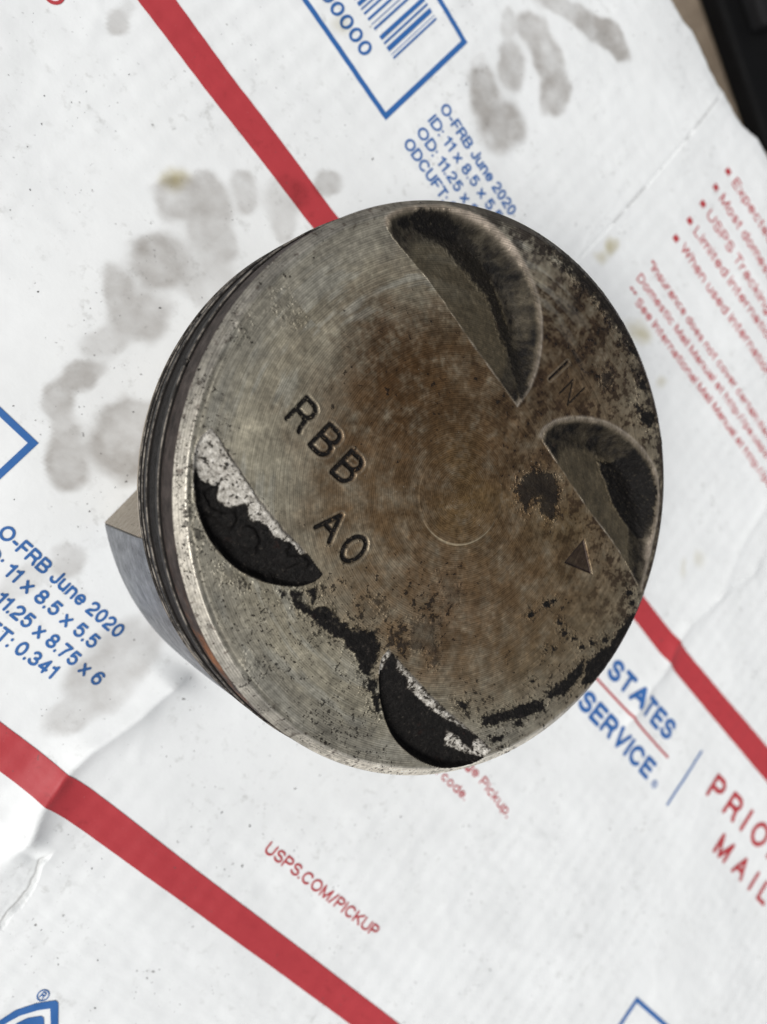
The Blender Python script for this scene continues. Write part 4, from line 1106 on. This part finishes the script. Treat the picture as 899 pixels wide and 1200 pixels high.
names = []
for q, (ch, o, u, v) in enumerate(D['engraved']):
    gw = max(G[ch][0], .01)
    st = []
    for s_ in G[ch][1]:
        st.append([(o[0] + u[0] * px / gw + v[0] * py, o[1] + u[1] * px / gw + v[1] * py) for px, py in s_])
    stamp(st, .40, .40, q, 1.0); names.append('stamped_letter')
for st_ in (D['IN'][0], D['IN'][1]):
    d = seg_dist(PX, PY, st_)
    w = .65 * np.exp(-(d / 1.1) ** 2)
    tint += (np.array([.115, .080, .050]) - tint) * w[:, None]
    soot *= 1 - w
stamp([D['IN'][0]], .26, .30, len(names), 1.0); names.append('stamped_letter')
nn = D['IN'][1]
stamp([nn[0:2], nn[1:3], nn[2:4]], .22, .26, len(names), .95); names.append('stamped_letter')
s = poly_sdf(PX, PY, D['tri'])
w = sstep(-.12, .12, s)
Z -= .38 * w
mark_id[s > 0] = len(names); names.append('stamped_arrow')
dk = w * (.75 + .4 * np.exp(-(np.maximum(s, 0) / .35) ** 2))
tint += (np.array([.035, .026, .022]) - tint) * dk[:, None]

nside = 2 * NR + 1
gi = np.arange(nside * nside).reshape(nside, nside)
FQ = np.stack([gi[:-1, :-1], gi[1:, :-1], gi[1:, 1:], gi[:-1, 1:]], -1).reshape(-1, 4)
P3 = np.c_[PX, PY, Z + H]
e1 = P3[FQ[:, 2]] - P3[FQ[:, 0]]; e2 = P3[FQ[:, 3]] - P3[FQ[:, 1]]
fn = np.cross(e1, e2)
if fn[:, 2].mean() < 0:
    FQ = FQ[:, ::-1].copy(); fn = -fn
VN = np.zeros_like(P3)
for c_ in range(4):
    for ax in range(3):
        VN[:, ax] += np.bincount(FQ[:, c_], weights=fn[:, ax], minlength=len(P3))
VN /= np.linalg.norm(VN, axis=1)[:, None] + 1e-12
# lip highlight painted in on the first pocket and at the second's tail
for (qx, qy), r_, pid in ((D['worn'][0], 4.5, 0), (D['worn'][1], 4.0, 0), (D['worn'][2], 3.2, 1)):
    m = pocket_id == pid
    da = np.full(PX.shape, 99.0); da[m] = seg_dist(PX[m], PY[m], smooth_line(D['pockets'][pid]['arc'], 8))
    w = np.exp(-(np.hypot(PX - qx, PY - qy) / r_) ** 2) * np.exp(-((da - .4) / .8) ** 2) * np.clip(.3 + 1.2 * fine, 0, 1) * .9
    tint += (np.array([.50, .43, .36]) - tint) * w[:, None]
    soot *= 1 - w
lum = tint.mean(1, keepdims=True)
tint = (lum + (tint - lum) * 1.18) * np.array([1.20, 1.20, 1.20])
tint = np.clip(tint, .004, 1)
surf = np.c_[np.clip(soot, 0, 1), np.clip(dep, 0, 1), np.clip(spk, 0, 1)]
# which part each face belongs to
fp = pocket_id[FQ].max(1)
fp = np.where((pocket_id[FQ] >= 0).sum(1) >= 2, fp, -1)
fm = mark_id[FQ].max(1); fm = np.where((mark_id[FQ] >= 0).sum(1) >= 2, fm, -1)
part = np.where(fp >= 0, fp, -1)
part = np.where((fm >= 0) & (part < 0), 10 + fm, part)
fs = soot[FQ].mean(1)
part = np.where((part < 0) & (fs > .55), 50, part)


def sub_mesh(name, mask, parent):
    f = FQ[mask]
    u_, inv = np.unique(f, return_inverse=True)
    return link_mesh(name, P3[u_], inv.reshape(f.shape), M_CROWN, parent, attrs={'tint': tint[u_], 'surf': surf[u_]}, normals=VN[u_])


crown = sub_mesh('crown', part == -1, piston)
for i, lab in enumerate(['upper valve pocket with a soft soot band', 'valve pocket with thick black crust', 'valve pocket half pale scale, half black soot', 'lower valve pocket filled with black soot']):
    o = sub_mesh('valve_pocket', part == i, crown)
    o['label'] = lab
for i, nm in enumerate(names):
    o = sub_mesh(nm, part == 10 + i, crown)
o = sub_mesh('carbon_deposit', part == 50, crown)
o['kind'] = 'stuff'

# ring belt, turned
GD = 39.0
prof = [(RO, H - 1.30), (RO, H - 7.5), (GD, H - 7.5), (GD, H - 9.1), (RO - .1, H - 9.1), (RO - .1, H - 14.4), (GD, H - 14.4), (GD, H - 15.8),
        (RO - .2, H - 15.8), (RO - .2, H - 17.1), (GD, H - 17.1), (GD, H - 19.9), (RO - .1, H - 19.9), (RO - .1, H - 23.0), (38.5, H - 24.5), (36.0, H - 24.5), (35.5, H - 8.0), (0.01, H - 7.0)]
pf = [prof[0]]
for p, q in zip(prof[:-1], prof[1:]):
    m_ = 4 if abs(p[1] - q[1]) > 3 else 1
    for t in range(1, m_ + 1):
        pf.append((p[0] + (q[0] - p[0]) * t / m_, p[1] + (q[1] - p[1]) * t / m_))


def rust_attr(V):
    V = np.asarray(V)
    a = np.degrees(np.arctan2(V[:, 1], V[:, 0]))
    w = np.exp(-((a + 105) / 4.2) ** 4) * np.exp(-((V[:, 2] - (H - 3.6)) / 2.0) ** 4)
    w += .6 * sstep(.5, .7, fbm(a * .5, V[:, 2], 1.5, 3, 161)) * np.exp(-((a + 98) / 16.0) ** 2)
    w *= (V[:, 2] > H - 7.8)
    w = np.clip(w, 0, 1)
    return np.c_[w, w, w]


def edge_attr(n, k, idx):
    e = np.zeros((n // k, k))
    for q in idx:
        e[:, q] = 1
    e = e.ravel()
    return np.stack([e, e, e], -1)


def belt(name, sub, mat, ed=()):
    V, F = lathe(sub, 720)
    o = link_mesh(name, V, F, mat, piston, smooth=False, attrs={'rust': rust_attr(V), 'edge': edge_attr(len(V), len(sub), ed)})
    o.data.polygons.foreach_set('use_smooth', [True] * len(o.data.polygons))
    try:
        o.data.set_sharp_from_angle(angle=math.radians(30))
    except Exception:
        pass
    return o


top = belt('top_land', [(RO, H - 1.30), (RO + .02, H - 1.6), (RO + .03, H - 2.2), (RO + .03, H - 3), (RO + .03, H - 3.8), (RO + .03, H - 5), (RO, H - 6.6), (RO, H - 7.22), (RO - .02, H - 7.3), (RO - .12, H - 7.42), (RO - .2, H - 7.5), (GD, H - 7.5)], M_LAND, (0, 8, 9))
belt('second_land', [(GD, H - 9.1), (RO - .15, H - 9.1), (RO - .03, H - 9.22), (RO, H - 9.36), (RO, H - 14.2), (RO - .15, H - 14.4), (GD, H - 14.4)], M_GROOVE, (2,))
belt('third_land', [(GD, H - 15.8), (RO - .3, H - 15.8), (RO - .2, H - 16.0), (RO - .2, H - 17.0), (GD, H - 17.1)], M_GROOVE)
belt('ring_groove', [(GD + .01, H - 7.4), (GD, H - 9.2)], M_GROOVE)
belt('ring_groove', [(GD + .01, H - 14.3), (GD, H - 15.9)], M_GROOVE)
belt('ring_groove', [(GD + .01, H - 17.0), (GD, H - 20.0)], M_GROOVE)
belt('lower_body', [(GD, H - 19.9), (RO - .1, H - 19.9), (RO - .1, H - 22.4), (RO - .8, H - 23.0), (38.5, H - 24.5), (36.0, H - 24.5), (35.5, H - 8.0), (0.01, H - 7.0)], M_CAST)


def ring_part(name, r0, r1, z0, z1, gap_deg, gap_w=1.0, mat=M_RING, parent=piston):
    c = .12
    pr = [(r0, z0), (r1 - c, z0), (r1, z0 + c), (r1, z1 - c * 2), (r1 - c * .15, z1 - c), (r1 - c, z1 - c * .15), (r1 - c * 2, z1), (r0, z1)]
    g = math.radians(gap_w / 43.5 * 57.3)
    a = math.radians(gap_deg)
    V, F = lathe(pr, 540, a + g / 2, a - g / 2 + 2 * math.pi, True)
    o = link_mesh(name, V, F, mat, parent, attrs={'edge': edge_attr(len(V), 8, (4, 5))})
    try:
        o.data.set_sharp_from_angle(angle=math.radians(30))
    except Exception:
        pass
    return o


ring_part('compression_ring', 39.6, 44.0, H - 8.95, H - 7.72, -160, 1.1)
ring_part('compression_ring', 39.6, 44.0, H - 15.65, H - 14.55, 150, 1.1)
oil = empty('oil_control_ring', piston)
ring_part('rail', 40.5, 43.95, H - 17.75, H - 17.25, -172, .8, parent=oil)
ring_part('rail', 40.5, 43.95, H - 19.75, H - 19.25, 165, .8, parent=oil)
V, F = lathe([(40.2, H - 18.95), (42.7, H - 18.95), (42.7, H - 18.05), (40.2, H - 18.05)], 360, 0.02, 2 * math.pi - .02, True)
link_mesh('expander', V, F, M_GROOVE, oil)

# slipper skirts (thrust faces) and the walls that carry the pin bosses
RS = 44.1
a_h = math.atan2(25.7, 35.6)
for s_ in (-1, 1):
    na, nz = 72, 14
    V = []; F = []
    zz_ = np.linspace(0, H - 20.6, nz)
    for kind_, r_in in ((0, 0), (1, 3.2)):
        for i in range(na + 1):
            a = -a_h + 2 * a_h * i / na + s_ * math.pi / 2
            for z in zz_:
                bulge = -.25 * ((z - 14) / 20) ** 2
                r = RS + bulge - r_in - (0.45 if (z < .2 and kind_ == 0) else 0) - (.5 if z > H - 21 else 0)
                V.append((r * math.cos(a), r * math.sin(a), z))
    o_ = (na + 1) * nz
    for i in range(na):
        for j in range(nz - 1):
            q = i * nz + j
            F.append((q, q + nz, q + nz + 1, q + 1)); F.append((o_ + q, o_ + q + 1, o_ + q + nz + 1, o_ + q + nz))
        F.append((i * nz, o_ + i * nz, o_ + (i + 1) * nz, (i + 1) * nz))
        F.append((i * nz + nz - 1, (i + 1) * nz + nz - 1, o_ + (i + 1) * nz + nz - 1, o_ + i * nz + nz - 1))
    for i in (0, na):
        for j in range(nz - 1):
            q = i * nz + j
            F.append((q, q + 1, o_ + q + 1, o_ + q) if i == 0 else (q, o_ + q, o_ + q + 1, q + 1))
    o = link_mesh('skirt', V, F, M_SKIRT, piston)
    o.data.set_sharp_from_angle(angle=math.radians(35))
for s_ in (-1, 1):
    # wall: flat slab standing across the skirt ends, pierced for the pin
    x0_, x1_ = 22.6, 25.75
    nseg = 40
    zc_, rp = 20.5, 10.5
    yy0 = 35.3
    outer_ = []
    for t in np.linspace(0, 2 * math.pi, nseg, endpoint=False):
        c, s2 = math.cos(t), math.sin(t)
        k_ = min(yy0 / abs(c) if abs(c) > 1e-6 else 1e9, (zc_ / abs(s2) if s2 < 0 else (H - 23.8 - zc_) / abs(s2)) if abs(s2) > 1e-6 else 1e9)
        outer_.append((c * k_, zc_ + s2 * k_))
    for cy_, cz_ in ((yy0, 0), (-yy0, 0), (yy0, H - 23.8), (-yy0, H - 23.8)):
        j = min(range(nseg), key=lambda q: abs(math.atan2(outer_[q][1] - zc_, outer_[q][0]) - math.atan2(cz_ - zc_, cy_)))
        outer_[j] = (cy_, cz_)
    inner_ = [(rp * math.cos(t), zc_ + rp * math.sin(t)) for t in np.linspace(0, 2 * math.pi, nseg, endpoint=False)]
    V = [];
    for xx in (x0_, x1_):
        V += [(s_ * xx, y, max(z, .35)) for y, z in outer_] + [(s_ * xx, y, z) for y, z in inner_]
    F = []
    n2 = 2 * nseg
    for i in range(nseg):
        j = (i + 1) % nseg
        F += [(i, j, nseg + j, nseg + i), (n2 + i, n2 + nseg + i, n2 + nseg + j, n2 + j), (i, n2 + i, n2 + j, j), (nseg + i, nseg + j, n2 + nseg + j, n2 + nseg + i)]
    if s_ < 0:
        F = [tuple(reversed(f)) for f in F]
    o = link_mesh('side_wall', V, F, M_CAST, piston, smooth=False)
    # boss: thick tube round the pin bore
    pr = [(rp + .02, 0), (15.2, 0), (15.2, 11.5), (rp + .02, 11.5)]
    Vb, Fb = lathe(pr, 64, 0, 2 * math.pi, True)
    Vb = np.array(Vb)
    xb = 14.0 + Vb[:, 2]
    Vb = np.c_[s_ * xb, Vb[:, 0], zc_ + Vb[:, 1]]
    link_mesh('pin_boss', Vb, Fb if s_ > 0 else Fb[:, ::-1].copy(), M_CAST, piston).data.set_sharp_from_angle(angle=math.radians(35))

# ------------------------------------------------------------------ beyond the carton edge
g = link_mesh('ground', [(-2500, -2500, -150.3), (2500, -2500, -150.3), (2500, 2500, -150.3), (-2500, 2500, -150.3)], [(0, 1, 2, 3)], M_GROUND, smooth=False)
g['kind'] = 'structure'
L0, (E0, E1), (S0, S1) = D['black']
trim = empty('black_plastic_tray')
trim['label'] = 'black plastic tray edge lying on the ground beyond the upper right corner of the carton'
trim['category'] = 'tray'
p0 = np.array(L0[0]); p1 = np.array(L0[-1]); acr = np.array(E1) - np.array(E0); acr = acr / np.linalg.norm(acr); p0 = p0 - acr * 5; p1 = p1 - acr * 7 - (p0 - p1) / np.linalg.norm(p0 - p1) * 14; dirn = (p0 - p1) / np.linalg.norm(p0 - p1)
far = p1 + dirn * 260
acr = np.array(E1) - np.array(E0); acr = acr / np.linalg.norm(acr)
V, F = prism([tuple(p1), tuple(p1 + acr * 34), tuple(p1 + acr * 34 + dirn * 260), tuple(far)], -150, -138)
o = link_mesh('rim', V, F, M_BLACK, trim, smooth=False); bevel(o, 3, 3)
s0 = np.array(S0)
V, F = prism([tuple(s0 - dirn * 16), tuple(s0 - dirn * 16 + acr * 160), tuple(s0 + acr * 160 + dirn * 200), tuple(s0 + dirn * 200)], -137.8, -128)
o = link_mesh('raised_ledge', V, F, M_CHAR, trim, smooth=False); bevel(o, 2.5, 3)
